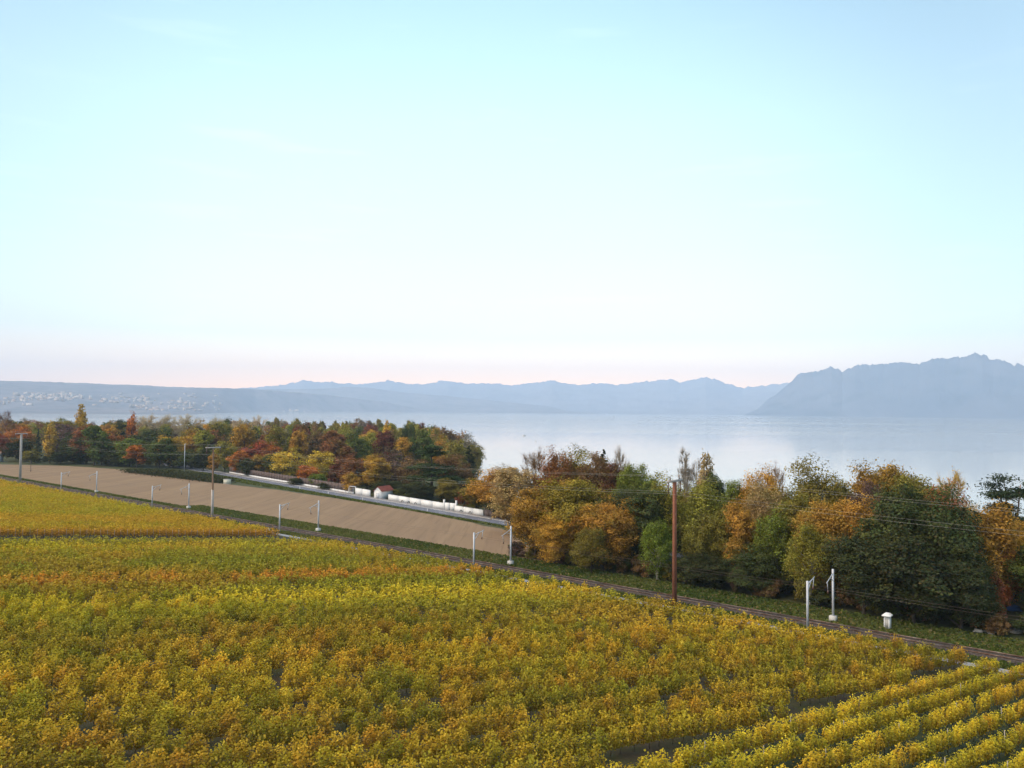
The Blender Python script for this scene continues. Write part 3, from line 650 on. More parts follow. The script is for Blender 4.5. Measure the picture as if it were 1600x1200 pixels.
# --- the wooded point across the ploughed field
WOOD = [
 (8, 640, 34, 470, 'bare', 'purple', 'purplish bare tree at the left edge of the wood'), (28, 650, 22, 480, 'fround', 'deep', 'small dark green top beside the purplish bare tree'),
 (32, 662, 42, 440, 'fround', 'orange', 'orange red crown above the pale utility pole top'), (4, 676, 24, 425, 'fround', 'red', 'red crown cut by left edge'), (34, 680, 44, 415, 'fround', 'dark', 'dark green tree behind the pale utility pole'),
 (60, 668, 13, 410, 'fconifer', 'dark', 'slim dark conifer left of the yellow poplar'), (80, 662, 17, 405, 'fpoplar', 'gold', 'bright yellow narrow poplar at the field edge'), (50, 700, 24, 402, 'fround', 'olive', 'low olive tree before the slim dark conifer'),
 (92, 650, 46, 470, 'fround', 'olive', 'olive crown with lake behind above the yellow poplar'), (108, 658, 60, 450, 'fround', 'purple', 'purple grey crown right of the yellow poplar'), (127, 640, 19, 480, 'fpoplar', 'gold', 'golden poplar standing above the left wood skyline'),
 (128, 672, 64, 412, 'fround', 'deep', 'broad dark green tree with level branches at the field edge'), (168, 665, 44, 440, 'fround', 'orange', 'pale orange crown behind the green field edge trees'), (190, 656, 24, 470, 'pine', 'dark', 'dark flat topped pine beside the orange poplar'),
 (207, 647, 17, 475, 'fpoplar', 'orange', 'orange poplar standing above the left wood skyline'), (160, 688, 40, 402, 'fround', 'green', 'green tree left of the bright green one at the field edge'), (204, 678, 48, 396, 'fround', 'bright', 'bright green tree at the far field corner'),
 (214, 690, 32, 388, 'foval', 'orange', 'red orange tree against the bright green one'), (250, 680, 50, 392, 'fround', 'green', 'green tree right of the red orange one'), (266, 677, 46, 400, 'fround', 'gold', 'gold topped tree behind the steel lamp mast'),
 (238, 662, 62, 450, 'fround', 'deep', 'dark crown below the pale bare trees'), (232, 645, 50, 520, 'bare', 'pale', 'pale bare tree, first of the row before the lake'), (262, 644, 54, 520, 'bare', 'pale', 'pale bare tree, second of the row before the lake'),
 (293, 645, 50, 520, 'bare', 'pale', 'pale bare tree, third of the row before the lake'), (338, 649, 34, 530, 'bare', 'pale', 'pale bare tree apart from the row, nearer the middle'), (370, 650, 34, 530, 'bare', 'pale', 'small pale bare tree between two others before lake'), (404, 647, 34, 530, 'bare', 'pale', 'last pale bare tree before the small poplars'),
 (300, 668, 44, 420, 'fround', 'gold', 'golden tree right of the steel lamp mast'), (326, 664, 54, 430, 'fround', 'russet', 'dark russet tree behind the brown utility pole'), (352, 684, 36, 375, 'fround', 'ygreen', 'yellow green tree beside the brown utility pole'), (334, 704, 20, 365, 'foval', 'amber', 'small orange tree at the foot of the brown utility pole'),
 (384, 664, 50, 440, 'fround', 'deep', 'dark crown above the bright red tree'), (404, 684, 54, 380, 'fround', 'red', 'bright red tree above the road fence'), (376, 698, 34, 360, 'foval', 'orange', 'orange tree left under the bright red one'), (424, 688, 40, 380, 'fround', 'orange', 'pale orange tree right of the bright red one'),
 (413, 704, 38, 352, 'fround', 'amber', 'amber green tree below the bright red one'), (430, 703, 36, 348, 'fround', 'deep', 'dark green tree left of the arched golden tree'),
 (431, 645, 15, 640, 'foval', 'olive', 'lone small poplar against lake, leftmost of the far poplars'), (465, 646, 15, 640, 'foval', 'olive', 'second far poplar against lake above the dark conifer'), (491, 651, 9, 650, 'foval', 'olive', 'tiny far poplar, left of a close pair'), (503, 651, 12, 650, 'foval', 'olive', 'tiny far poplar, right of a close pair'),
 (525, 650, 11, 650, 'foval', 'olive', 'far poplar standing alone mid skyline'), (536, 652, 8, 650, 'foval', 'olive', 'tiny far poplar beside a like one'), (541, 651, 8, 650, 'foval', 'olive', 'tiny far poplar right of a like one'), (566, 649, 20, 650, 'foval', 'grey', 'broader grey far poplar on the skyline'), (578, 650, 13, 650, 'foval', 'grey', 'narrow grey far poplar beside the broader one'),
 (591, 648, 18, 640, 'foval', 'olive', 'olive far poplar right of the grey ones'), (640, 649, 17, 600, 'foval', 'olive', 'last far poplar before the end of the point'),
 (460, 670, 44, 450, 'fround', 'ygreen', 'yellow green crown behind the dark conifer'), (483, 664, 24, 420, 'fconifer', 'dark', 'tall dark conifer in the middle of the wood'), (507, 664, 44, 450, 'fround', 'ygreen', 'yellow green crown right of the dark conifer'),
 (452, 697, 48, 335, 'fround', 'yellow', 'arched golden yellow tree above the road fence'), (500, 697, 44, 330, 'fround', 'yellow', 'second golden yellow tree right of the arched one'), (482, 724, 36, 315, 'fround', 'orange', 'small red orange tree between the two golden ones'), (497, 738, 32, 306, 'fround', 'bright', 'small green tree at the road fence below golden one'),
 (525, 678, 54, 370, 'fround', 'russet', 'rounded russet tree in the middle of the wood'), (557, 674, 44, 385, 'fround', 'green', 'green tree right of the rounded russet one'), (590, 671, 48, 420, 'fround', 'ygreen', 'bright yellow green crown in the wood'), (605, 664, 17, 415, 'fpoplar', 'gold', 'narrow yellow tree beside the bright crown'),
 (632, 674, 38, 390, 'foval', 'gold', 'orange yellow tree above the dark pines'), (665, 659, 26, 430, 'foval', 'tan', 'tan tree above the pines near the point'), (655, 655, 24, 520, 'fround', 'darkred', 'dark red crown on the point skyline'),
 (690, 664, 54, 480, 'fround', 'brown', 'grey brown crown, highest near the tip of the point'), (712, 668, 50, 500, 'fround', 'brown', 'grey brown crown sloping to the tip'), (730, 676, 44, 490, 'fround', 'grey', 'greyish crown at the tip of the point'), (742, 686, 28, 480, 'fround', 'olive', 'outermost crown of the point over the water'),
 (733, 694, 38, 330, 'conifer', 'dark', 'dark conifer at the water end of the wood'), (530, 724, 36, 300, 'fround', 'darkred', 'dark red tree above the brown fence'), (556, 710, 44, 295, 'fround', 'russet', 'russet tree left of the gatehouse'), (548, 735, 34, 282, 'fround', 'amber', 'low orange tree behind white gate frame'),
 (588, 701, 50, 288, 'oval', 'gold', 'tall golden tree behind the red roofed gatehouse'), (617, 698, 62, 300, 'fround', 'purple', 'purple brown tree right of the tall golden one'), (646, 708, 56, 290, 'fround', 'brown', 'dark brown tree left of the pines'), (676, 694, 74, 275, 'pine', 'deep', 'pine with three reddish bare trunks behind the white wall'), (708, 706, 56, 285, 'round', 'brown', 'brown olive tree right of the red trunked pine'),
 (618, 762, 16, 268, 'foval', 'ygreen', 'small yellow green bush tree behind the white wall'), (700, 745, 40, 255, 'round', 'olive', 'olive tree right behind the white wall'), (726, 762, 26, 240, 'oval', 'red', 'small red tree at the end of the white wall'), (650, 752, 60, 262, 'dense', 'dark', 'dark thicket under the red trunked pine'), (604, 748, 50, 275, 'dense', 'dark', 'dark thicket behind the gatehouse'),
 (470, 745, 40, 312, 'dense', 'dark', 'dark thicket under the arched golden tree'), (520, 752, 50, 296, 'dense', 'dark', 'dark thicket behind the brown fence'), (790, 775, 60, 218, 'dense', 'dark', 'dark thicket under the golden orange tree by the road'),
 (95, 702, 40, 402, 'fround', 'dark', 'dark bush mass right of the yellow poplar'), (185, 702, 50, 398, 'fround', 'deep', 'dark tree left under the bright green one'), (290, 700, 50, 392, 'fround', 'deep', 'dark tree behind the steel lamp mast'), (318, 702, 40, 380, 'fround', 'dark', 'dark tree left of the brown utility pole'),
 (390, 712, 40, 352, 'fround', 'dark', 'dark tree at the fence under the orange one'),
]
for t in WOOD: tree_px(*t)
# the crowns between and behind, as they cover the point
fr = random.Random(21); placed = []
for k in range(6000):
    if len(placed) >= 215: break
    px = fr.uniform(-60, 745); D = fr.uniform(380, 780); X_, Y_, _ = at(px, 640, D)
    s = float(shore_dist(np.array([X_]), np.array([Y_]))[0])
    if s < 8 or any((X_ - q[0]) ** 2 + (Y_ - q[1]) ** 2 < 11 ** 2 for q in placed): continue
    a_, n_ = to_an(X_, Y_)
    if n_ < 205 and px > 200 or n_ < 165: continue
    placed.append((X_, Y_)); zg = tz1(X_, Y_)
    cap = 44 - 0.0125 * D if px > 330 else 44 - 0.0150 * D       # the wood's even top
    cap -= max(0, px - 660) * .0003 * D; H = max(9, min(fr.uniform(22, 30), cap - zg + fr.uniform(-3.5, 0.5)))
    c = fr.choices(['olive', 'green', 'deep', 'brown', 'russet', 'ygreen', 'amber', 'purple', 'grey', 'darkred'], [8, 4, 2, 4, 4, 6, 7, 2, 4, 1])[0]
    nm = {'olive': 'olive', 'green': 'green', 'deep': 'dark green', 'brown': 'brown', 'russet': 'russet', 'ygreen': 'yellow green', 'amber': 'amber', 'purple': 'purplish', 'grey': 'greyish', 'darkred': 'dark red'}[c]
    tree(X_, Y_, zg, H, fr.uniform(10, 16), fr.choice(['fround', 'fround', 'foval']), tuple(v_ * 1.2 for v_ in TC[c]), f'{nm} crown among the massed treetops of the wooded point', 'tree', f'{nm} treetops massed on the wooded point')

# undergrowth along the road and field side of the wood
for k in range(95):
    a = 150 + 330 * (k + us.random()) / 95; n_ = np.interp(a, [150, 220, 345, 400, 440, 480], [178, 189, 214, 188, 163, 153]) + us.uniform(0, 9); x_, y_ = AN(a, n_)
    tree(x_, y_, tz1(x_, y_), us.uniform(2.5, 6.0), us.uniform(5, 8), 'shrub', us.choice(['dark', 'deep', 'dark', 'green', 'brown', 'deep', 'olive']),
         'dark shrub in the undergrowth at the field side of the wooded point', 'shrub', 'undergrowth shrubs at the edge of the wooded point')

# dark weedy hedge at the far side of the field
R = np.random.default_rng(77); n = 9000; u = R.random(n); p0, p1 = np.array(AN(362, 163.)), np.array(AN(285, 166.))
wd = R.normal(size=n) * 2.6; base = p0 + (p1 - p0) * u[:, None] + np.outer(wd, NV); hh = (1.6 + 1.2 * np.sin(u * 3.1)) * R.random(n) ** .7
C = np.c_[base, tz(base[:, 0], base[:, 1]) + hh]; c0 = C.mean(0)
h = link('hedge', np_mesh('hedge', leaves(C - c0, R.normal(size=(n, 3)) + [0, 0, .6], R.uniform(.3, .7, n), R), quads(n), [M['leaf']], attrs={'va': np.repeat(R.uniform(.7, 1.3, n), 4), 'br': np.repeat(R.random(n) ** 2 * .6, 4)}), None, c0)
h.color = (.050, .062, .022, 1); tag(h, 'dark green overgrown hedge at far side of ploughed field', 'hedge')

# ------------------------------------------------------------------ vineyard
PAL = {'g': (.180, .180, .015), 'yg': (.35, .285, .018), 'y': (.47, .355, .022), 'gold': (.40, .275, .020), 'o': (.42, .20, .022), 'br': (.25, .125, .024), 'ol': (.265, .205, .017)}
def mixc(a, b, t): return tuple(x + (y - x) * t for x, y in zip(a, b))
BANDS = [(30, 'ol'), (44, 'gold'), (52, 'ol'), (60, 'gold'), (70, 'gold'), (78, 'ol'), (85, 'ol'), (90, 'yg'), (96, 'y'), (101, 'yg'), (106, 'g'), (110, 'ol'), (112, 'ol'), (112.6, 'o'), (116.4, 'o'), (118, 'ol'), (126, 'g'), (136, 'ol'), (146, 'yg'), (154, 'ol'), (165, 'ol'),
         (168, 'o'), (173, 'gold'), (196, 'gold'), (206, 'yg'), (225, 'yg'), (300, 'gold')]
BQ = [b[0] for b in BANDS]; BC = np.array([PAL[b[1]] for b in BANDS])
def plant_col(x, y, q, block, rk):
    n1 = mnoise.noise(Vector((x * .045, y * .045, 3.3 + block))); n2 = mnoise.noise(Vector((x * .16, y * .16, 9.1))); n3 = mnoise.noise(Vector((x * .55, y * .55, 4.7)))
    if block == 2: c = mixc(mixc(PAL['y'], PAL['gold'], .35), PAL['yg'], min(1, max(0, .30 + .8 * n2 + .4 * rk)))
    else: c = tuple(np.array([np.interp(q + 2.5 * n1 * (q > 60 and not 112 < q < 118.5), BQ, BC[:, i]) for i in range(3)]))
    w = max(0, n2 * .9 + n3 * .7 + rk * .8 - .05)
    c = mixc(c, PAL['g'], min(.6 if block != 2 else .3, w * 1.0))
    w2 = max(0, -n2 * .8 + n1 * .9 - rk * .7 - .08)
    c = mixc(c, PAL['o'], min(.30, w2 * .8))
    k = 1.55 + .27 * n3
    return tuple(v * k * (.98 if block == 3 else 1.12 if block == 1 else 1.22) for v in c)
def vine_cloud(R, L, dens, ls, bush=True):
    n = int(L * dens); x = np.where(R.random(n) < (.5 if bush else 0), np.clip(R.normal(size=n) * L * .24, -L / 2, L / 2), R.uniform(-L / 2, L / 2, n)); ph = R.random(4) * 6.28
    f = R.random(n) ** .8; side = R.choice([-1., 1.], n)
    top = (1.76 - 1.05 * x ** 2 if bush else 1.66 + .13 * np.sin(x * 4.6 + ph[0])) + .10 * np.sin(x * 11 + ph[1])
    z = .42 + f * (top - .42)
    th = .27 * np.sqrt(np.clip(1 - ((f - .70) / .66) ** 2, .08, 1)) * (1 + .38 * np.sin(x * 6 + side * 2 + ph[2]) + .2 * np.sin(f * 7 + x * 9 + ph[3]))
    y = side * th * R.uniform(.45, 1.05, n)
    sh = R.random(n) < .09; z = np.where(sh, top + R.random(n) ** 1.5 * .42, z); y = np.where(sh, R.normal(size=n) * .16, y)
    drop = R.random(n) < .04; y = np.where(drop, side * (.3 + .3 * R.random(n)), y)
    C = np.c_[x, y, z]; Nm = np.c_[R.normal(size=n) * .3, side * (1.1 - .8 * f), .2 + 1.1 * f] + R.normal(size=(n, 3)) * .28
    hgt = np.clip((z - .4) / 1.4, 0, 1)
    va = R.uniform(.78, 1.22, n) * (.9 + .15 * hgt); br = np.clip(R.random(n) ** 1.4 * (1.45 - 1.35 * hgt), 0, 1)  # low leaves withered brown, also dimmed as painted shade on row sides
    return C, Nm, ls * R.uniform(.65, 1.3, n), va, br
PL = 1.15; vprot = []
for i in range(12):
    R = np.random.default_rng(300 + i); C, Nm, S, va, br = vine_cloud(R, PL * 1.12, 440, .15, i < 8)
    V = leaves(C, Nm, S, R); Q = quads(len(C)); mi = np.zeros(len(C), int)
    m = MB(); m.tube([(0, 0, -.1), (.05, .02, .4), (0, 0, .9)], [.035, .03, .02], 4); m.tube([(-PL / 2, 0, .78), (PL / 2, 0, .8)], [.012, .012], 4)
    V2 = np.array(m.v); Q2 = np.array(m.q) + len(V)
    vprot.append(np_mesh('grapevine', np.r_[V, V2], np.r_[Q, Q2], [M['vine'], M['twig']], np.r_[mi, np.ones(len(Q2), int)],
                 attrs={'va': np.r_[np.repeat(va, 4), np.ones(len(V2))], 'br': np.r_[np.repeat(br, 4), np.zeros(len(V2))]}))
stake_me = MB().box((0, 0, .85), (.05, .05, 1.7)).mesh('stake', [M['stake']])
WROWA = math.radians(39); BP = np.array([20.0, 60.5]); WU = np.array([math.cos(WROWA), math.sin(WROWA)]); WV = np.array([-math.sin(WROWA), math.cos(WROWA)])
ORD = ['first', 'second', 'third', 'fourth', 'fifth', 'sixth', 'seventh', 'eighth', 'ninth', 'tenth', 'eleventh', 'twelfth', 'thirteenth', 'fourteenth', 'fifteenth', 'sixteenth', 'seventeenth', 'eighteenth', 'nineteenth', 'twentieth']
def ord_(i): return ORD[i] if i < 20 else (['thirtieth', 'fortieth', 'fiftieth', 'sixtieth', 'seventieth', 'eightieth'][(i - 29) // 10] if (i + 1) % 10 == 0 else ['twenty', 'thirty', 'forty', 'fifty', 'sixty', 'seventy', 'eighty'][(i + 1) // 10 - 2] + '-' + ORD[(i + 1) % 10 - 1])
bcount = {}
def nth(lab, how):
    i = bcount.get(lab, 0); bcount[lab] = i + 1; return f'{lab}, {ord_(i)} {how}'
def in_view(x, y, margin=1.12): return y > 33 and abs(x) < y * .652 * margin + 4
vr = random.Random(8); NEAR = 92.0; frR = np.random.default_rng(99)
def build_row(q, ang, block, label, group, stakes, nmax):
    u = np.array([math.cos(ang), math.sin(ang)]); v = np.array([-u[1], u[0]]); rk = vr.uniform(-.5, .5)
    pts = []
    for s in np.arange(-200 + vr.random() * PL * .8, 280, PL):
        p = u * s + v * q; a, n = to_an(*p)
        if n > nmax or n < -40 or not in_view(*p): continue
        side = float((p - BP) @ WV)
        if block == 2 and side > -.2 or block == 1 and side < 1.1: continue
        pts.append((float(p[0]), float(p[1]), s))
    if len(pts) < 4: return None
    mid = pts[len(pts) // 2]; root = empty('vine_row', (mid[0], mid[1], tz1(mid[0], mid[1])), ang); tag(root, label, 'vine row', group)
    sl_ = -0.08 * float(u @ NV); pitch = -math.atan(sl_); fx = []
    for x, y, s in pts:
        # gaps where a vine is missing or weak
        gap = mnoise.noise(Vector((x * .9, y * .9, 17.0))); 
        if gap > (.43 if block == 1 else .50): continue
        c = plant_col(x, y, q, block, rk); z = tz1(x, y)
        D = y
        if D < NEAR:
            o = link('grapevine', vprot[vr.randrange(8) if block != 2 else 6 + vr.randrange(6)], root); o['kind'] = 'stuff'; o.location = (s - mid[2] + vr.uniform(-.16, .16), vr.uniform(-.12, .12), z - root.location[2])
            o.rotation_euler = (0, pitch, math.pi * vr.randrange(2)); pb = vr.uniform(.84, 1.14); rr_ = vr.random(); c = mixc(c, tuple(v_ * 1.5 for v_ in PAL['o']), .42) if rr_ < .14 else (mixc(c, tuple(v_ * 1.4 for v_ in PAL['g']), .55) if rr_ > .86 else c); k = vr.uniform(.88, 1.07) * (1 + .16 * mnoise.noise(Vector((x * .4, y * .4, 2)))); k *= .66 if vr.random() < .04 else 1; c = tuple(v_ * pb for v_ in c); o.scale = (1.0 * vr.uniform(.95, 1.08), vr.uniform(.82, 1.2) * (.78 if block == 2 else .90), k * (.93 if block == 2 else 1.04))
            if o.rotation_euler[2]: o.rotation_euler[1] = -pitch
            o.color = (*c, 1)
        else: fx.append((s - mid[2], z - root.location[2], c, x, y))
    if fx:
        Vs, cs = [], []
        for xs, zs, c, x, y in fx:
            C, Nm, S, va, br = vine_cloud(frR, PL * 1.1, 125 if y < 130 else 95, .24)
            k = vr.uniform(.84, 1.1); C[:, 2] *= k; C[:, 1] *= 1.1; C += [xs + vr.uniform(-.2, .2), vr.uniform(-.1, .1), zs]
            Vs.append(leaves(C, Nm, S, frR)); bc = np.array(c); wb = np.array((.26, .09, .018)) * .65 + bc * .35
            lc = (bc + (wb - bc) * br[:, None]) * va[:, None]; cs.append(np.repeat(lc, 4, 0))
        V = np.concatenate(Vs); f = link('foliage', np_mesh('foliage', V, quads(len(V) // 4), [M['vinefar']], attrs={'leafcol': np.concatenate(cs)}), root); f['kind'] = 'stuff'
    if stakes:
        for x, y, s in pts[::stakes]:
            o = link('stake', stake_me, root); off = -.42 if stakes == 1 else 0.0
            o.location = (s - mid[2], off, tz1(x, y) - root.location[2] + (0 if stakes == 1 else .15)); o.rotation_euler = (vr.uniform(-.04, .04), vr.uniform(-.04, .04), 0)
    return root
# lower right block, wide rows with grass between
x_ = sheet('interrow_grass', list(np.arange(-60, 60, 6.)), lambda a: 30, lambda a: 99.3, M['soil'], 0.02, steps=3)
bpy.data.objects.remove(x_)
wq0 = float(BP @ WV); V = []
for s in np.arange(-60, 90, 6.):
    for k, d in enumerate((-.9, -7, -14, -21, -28, -40)):
        p = BP + WU * s + WV * d; a, n = to_an(*p)
        if n > 99.3: p = p - NV * (n - 99.3)
        V.append((p[0], p[1], tz1(*p) + .03))
link('interrow_grass', grid_mesh('interrow_grass', np.array(V), (25, 6), [M['interrow']]))['kind'] = 'structure'
for i in range(11):
    build_row(wq0 - 1.3 - 2.55 * i, WROWA, 2, f'{ord_(i)} widely spaced yellow vine row counted from the dense vineyard', 'widely spaced vine rows at lower right', 9, 98.3)
def band_label(q):
    if q < 60: return 'olive and golden vine row in the near vineyard', 'counting away from the picture bottom', 'near golden olive vine rows'
    if q < 86: return 'golden brown vine row', 'of its band counting away from the viewer', 'golden brown vine rows'
    if q < 103: return 'bright yellow vine row', 'of its band counting away from the viewer', 'bright yellow vine rows'
    if q < 112.5: return 'green vine row before the orange row', 'counting away from the viewer', 'green vine rows before the orange row'
    if q < 117.8: return 'orange vine row crossing the green middle vineyard', 'counting away from the viewer', 'orange vine rows in mid vineyard'
    return 'green olive vine row behind the orange row', 'counting towards the grassy gap', 'green olive vine rows behind the orange row'
def try_row(q, block, lab, how, grp, nmax):
    r = build_row(q, ROWA, block, 'vine row', grp, 0, nmax)
    if r: r['label'] = nth(lab, how)
q = 20.0
while q < 157:
    lab, how, grp = band_label(q); try_row(q, 1, lab, how, grp, 98.2); q += 2.9 if q < 112 else 2.5
build_row(169.6, ROWA, 3, 'orange front vine row with a line of pale wooden stakes before it', None, 1, 97.5)
q = 171.6
while q < 340:
    if q < 200: try_row(q, 3, 'golden orange vine row', 'behind the staked front row', 'golden orange far vine rows', 97.8)
    else: try_row(q, 3, 'yellow vine row in the far corner', 'counting towards the rails', 'yellow far corner vine rows', 97.8)
    q += 2.05

# ------------------------------------------------------------------ grass on the banks
R = np.random.default_rng(44)
def tufts(name, n, alo, ahi, nlo, nhi, size, palette, label, avoid=None):
    a = R.uniform(alo, ahi, n); nn = R.uniform(nlo, nhi, n); X_, Y_ = AN(a, nn)
    keep = (np.abs(X_) < Y_ * .75 + 6) & (Y_ > 40); X_, Y_, a = X_[keep], Y_[keep], a[keep]; n = len(X_)
    s = R.uniform(*size, n); C = np.c_[X_, Y_, tz(X_, Y_) + s * .3]
    V = leaves(C, np.c_[R.normal(size=(n, 2)), R.normal(size=n) * .25], s, R)
    nz = np.array([mnoise.noise(Vector((x * .06, y * .06, 1.5))) for x, y in zip(X_, Y_)]) + R.normal(size=n) * .22
    p0, p1, p2 = [np.array(c) for c in palette]; w = np.clip(nz * 1.4 + .4, 0, 1)[:, None]
    c = p0 + (p1 - p0) * w; c = np.where((R.random(n) < .12)[:, None], p2, c) * R.uniform(.7, 1.3, (n, 1))
    o = link(name, np_mesh(name, V, quads(n), [M['vinefar']], attrs={'leafcol': np.repeat(c, 4, 0)})); tag(o, label, 'grass', kind='stuff')
GP = [(.075, .105, .020), (.14, .15, .035), (.21, .165, .06)]
tufts('grass', 46000, -45, 215, 107.7, 117.5, (.25, .6), GP, 'rough green grass bank between the railway and field')
tufts('grass', 12000, 215, 420, 108.9, 111.2, (.3, .7), GP, 'thin grass strip beyond the rails at far left')
tufts('grass', 16000, -45, 200, 101.5, 104.4, (.2, .55), GP, 'grass strip between concrete path and railway')
tufts('grass', 6000, 200, 440, 101.5, 103.4, (.2, .4), GP, 'grass strip between far vines and railway')
n = 9000; aa = R.uniform(118, 345, n); nn = np.array([road_n(x) for x in aa]) - 4.1 - R.random(n) ** 1.3 * np.interp(aa, [118, 170, 215, 260, 330], [1.5, 2.0, 3.0, 6.5, 10]); X_, Y_ = AN(aa, nn); s = R.uniform(.3, .7, n)
c = np.array(GP[0]) + (np.array(GP[1]) - np.array(GP[0])) * R.random((n, 1)); 
tag(link('grass', np_mesh('grass', leaves(np.c_[X_, Y_, tz(X_, Y_) + .15], np.c_[R.normal(size=(n, 2)) * .6, np.ones(n) * .6], s, R), quads(n), [M['vinefar']], attrs={'leafcol': np.repeat(c, 4, 0)})), 'green roadside grass between ploughed field and road', 'grass', kind='stuff')

# ------------------------------------------------------------------ railway masts, power poles, wires
def a_for(px, n):
    best = min(np.arange(-80, 520, .25), key=lambda a: abs((lambda x, y: 800 + FPX * x / y)(*AN(a, n)) - (px - .0087 * 280)))
    return float(best)
MN, MF = RN - 3.4, RN + 3.4
pairs = [(1263, 1304, 'before the dark evergreens'), (745, 803, 'by the copse corner'), (443, 503, 'above the concrete path'), (244, 301, 'left of the brown utility pole'), (102, 157, 'near the pale utility pole')]
def mast(a, n, H, arm_dir, label, base, arm_z, droop):
    x, y = AN(a, n); z = tz1(x, y); e = empty('catenary_mast', (x, y, z), A50); tag(e, label, 'catenary mast', 'railway catenary masts')
    MB().box((0, 0, H / 2 - .1), (.24, .24, H + .2)).build('post', M['galv'], e)
    if base: MB().box((0, 0, .35), (.85, .85, .9)).build('footing', M['coping'], e)
    d = arm_dir; az = arm_z
    m = MB(); m.tube([(0, 0, az), (d * 1.9, 0, az + (.35 if d > 0 else -.75)), (d * 2.6, 0, az + (.55 if d > 0 else -.95))], [.07, .06, .05], 6); m.tube([(0, 0, az - 1.0), (d * 1.3, 0, az + (.2 if d > 0 else -.5))], .05, 6)
    arm = m.build('arm', M['galv'], e)
    tipx, tipz = d * 2.3, az + (.45 if d > 0 else -.85)
    m = MB(); m.tube([(tipx, 0, tipz), (tipx - d * .25, 0, tipz - droop)], .05, 6); m.build('registration_arm', M['galv'], arm)
    m = MB(); m.tube([(tipx - d * .25, 0, tipz - droop + .02), (tipx - d * .25, 0, tipz - droop - .35)], [.10, .10], 8); m.build('insulator', M['insul'], arm)
    return e
for (xn, xf, where) in pairs:
    an_, af_ = a_for(xn, MN), a_for(xf, MF)
    mast(an_, MN, 6.3, 1, f'pale steel catenary mast on the vineyard side {where}', False, 5.9, 1.1)
    mast(af_, MF, 7.0, -1, f'pale catenary mast with concrete footing on field side {where}', True, 6.5, 1.2)
def wire(pts, sag, r, mat, label, cat='wire', group=None, steps=18):
    m = MB(); c = np.array(pts[len(pts) // 2]); path = []
    for p, q_ in zip(pts[:-1], pts[1:]):
        p, q_ = np.array(p), np.array(q_)
        for k in range(steps):
            t = k / steps; w = p + (q_ - p) * t; w[2] -= sag * 4 * t * (1 - t); path.append(tuple(w - c))
    path.append(tuple(np.array(pts[-1]) - c)); m.tube(path, r, 4)
    o = m.build(label.split()[0] + '_wire' if False else 'overhead_wire', mat, None, tuple(c)); tag(o, label, cat, group); return o
aw = [-60] + sorted(a_for(p[0], MN) for p in pairs) + [480]
wire([(*AN(a, RN - .9), RZ + 5.35) for a in aw], .15, .011, M['copper'], 'dark contact wire hung from the vineyard side masts')
wire([(*AN(a, RN + .9), RZ + 4.6) for a in aw], .15, .011, M['copper'], 'dark contact wire hung from the field side masts')
PNn = 102.6; poles = [(-78, None), (a_for(1058, PNn), ('rust', 'rust red utility pole with grey crossarm before the copse')), (a_for(338, PNn), ('brownpole', 'brown utility pole with pale lower half beside the field')), (a_for(38, PNn), ('palepole', 'pale grey utility pole at far left by the rails')), (480, None)]
PH = 17.9
for a, spec in poles:
    if spec is None: continue
    mat, lab = spec; x, y = AN(a, PNn); z = tz1(x, y); e = empty('utility_pole', (x, y, z), A50); tag(e, lab, 'utility pole', 'tall utility poles along the railway')
    if mat == 'brownpole':
        MB().tube([(0, 0, 7.4), (0, 0, PH - .2)], [.24, .17], 10, cap=False).build('pole', M[mat], e, smooth=True)
        MB().box((0, 0, 3.7), (.46, .40, 7.6)).build('pole_foot', M['palepole'], e)
    else:
        m = MB()
        for s in (-.17, .17): m.tube([(s, 0, -.3), (s, 0, PH - .2)], [.27, .20], 8)
        m.build('pole', M[mat], e, smooth=False)
    arm = MB().box((0, 0, PH), (4.0, .30, .30)).build('crossarm', M['palepole'], e)
    for s in (-1.8, 1.8):
        MB().tube([(s, 0, PH - .15), (s, 0, PH - 1.7)], [.09, .07], 6).build('hanging_insulator', M['insul'], arm)
        MB().tube([(s * .75, 0, PH + .15), (s * .75, 0, PH + .75)], [.09, .06], 6).build('post_insulator', M['insul'], arm)
zz = lambda a: tz1(*AN(a, PNn))
for s, h, lab in ((-1.35, PH + .72, 'upper power wire on the vineyard side of the pole tops'), (1.35, PH + .72, 'upper power wire on the lake side of the pole tops'), (-1.8, PH - 1.72, 'lower power wire hanging below crossarms on the vineyard side'), (1.8, PH - 1.72, 'lower power wire hanging below crossarms on the lake side')):
    wire([(*AN(a, PNn + s), zz(a) + h) for a, _ in poles], 1.5, .008, M['wire'], lab, 'power wire')

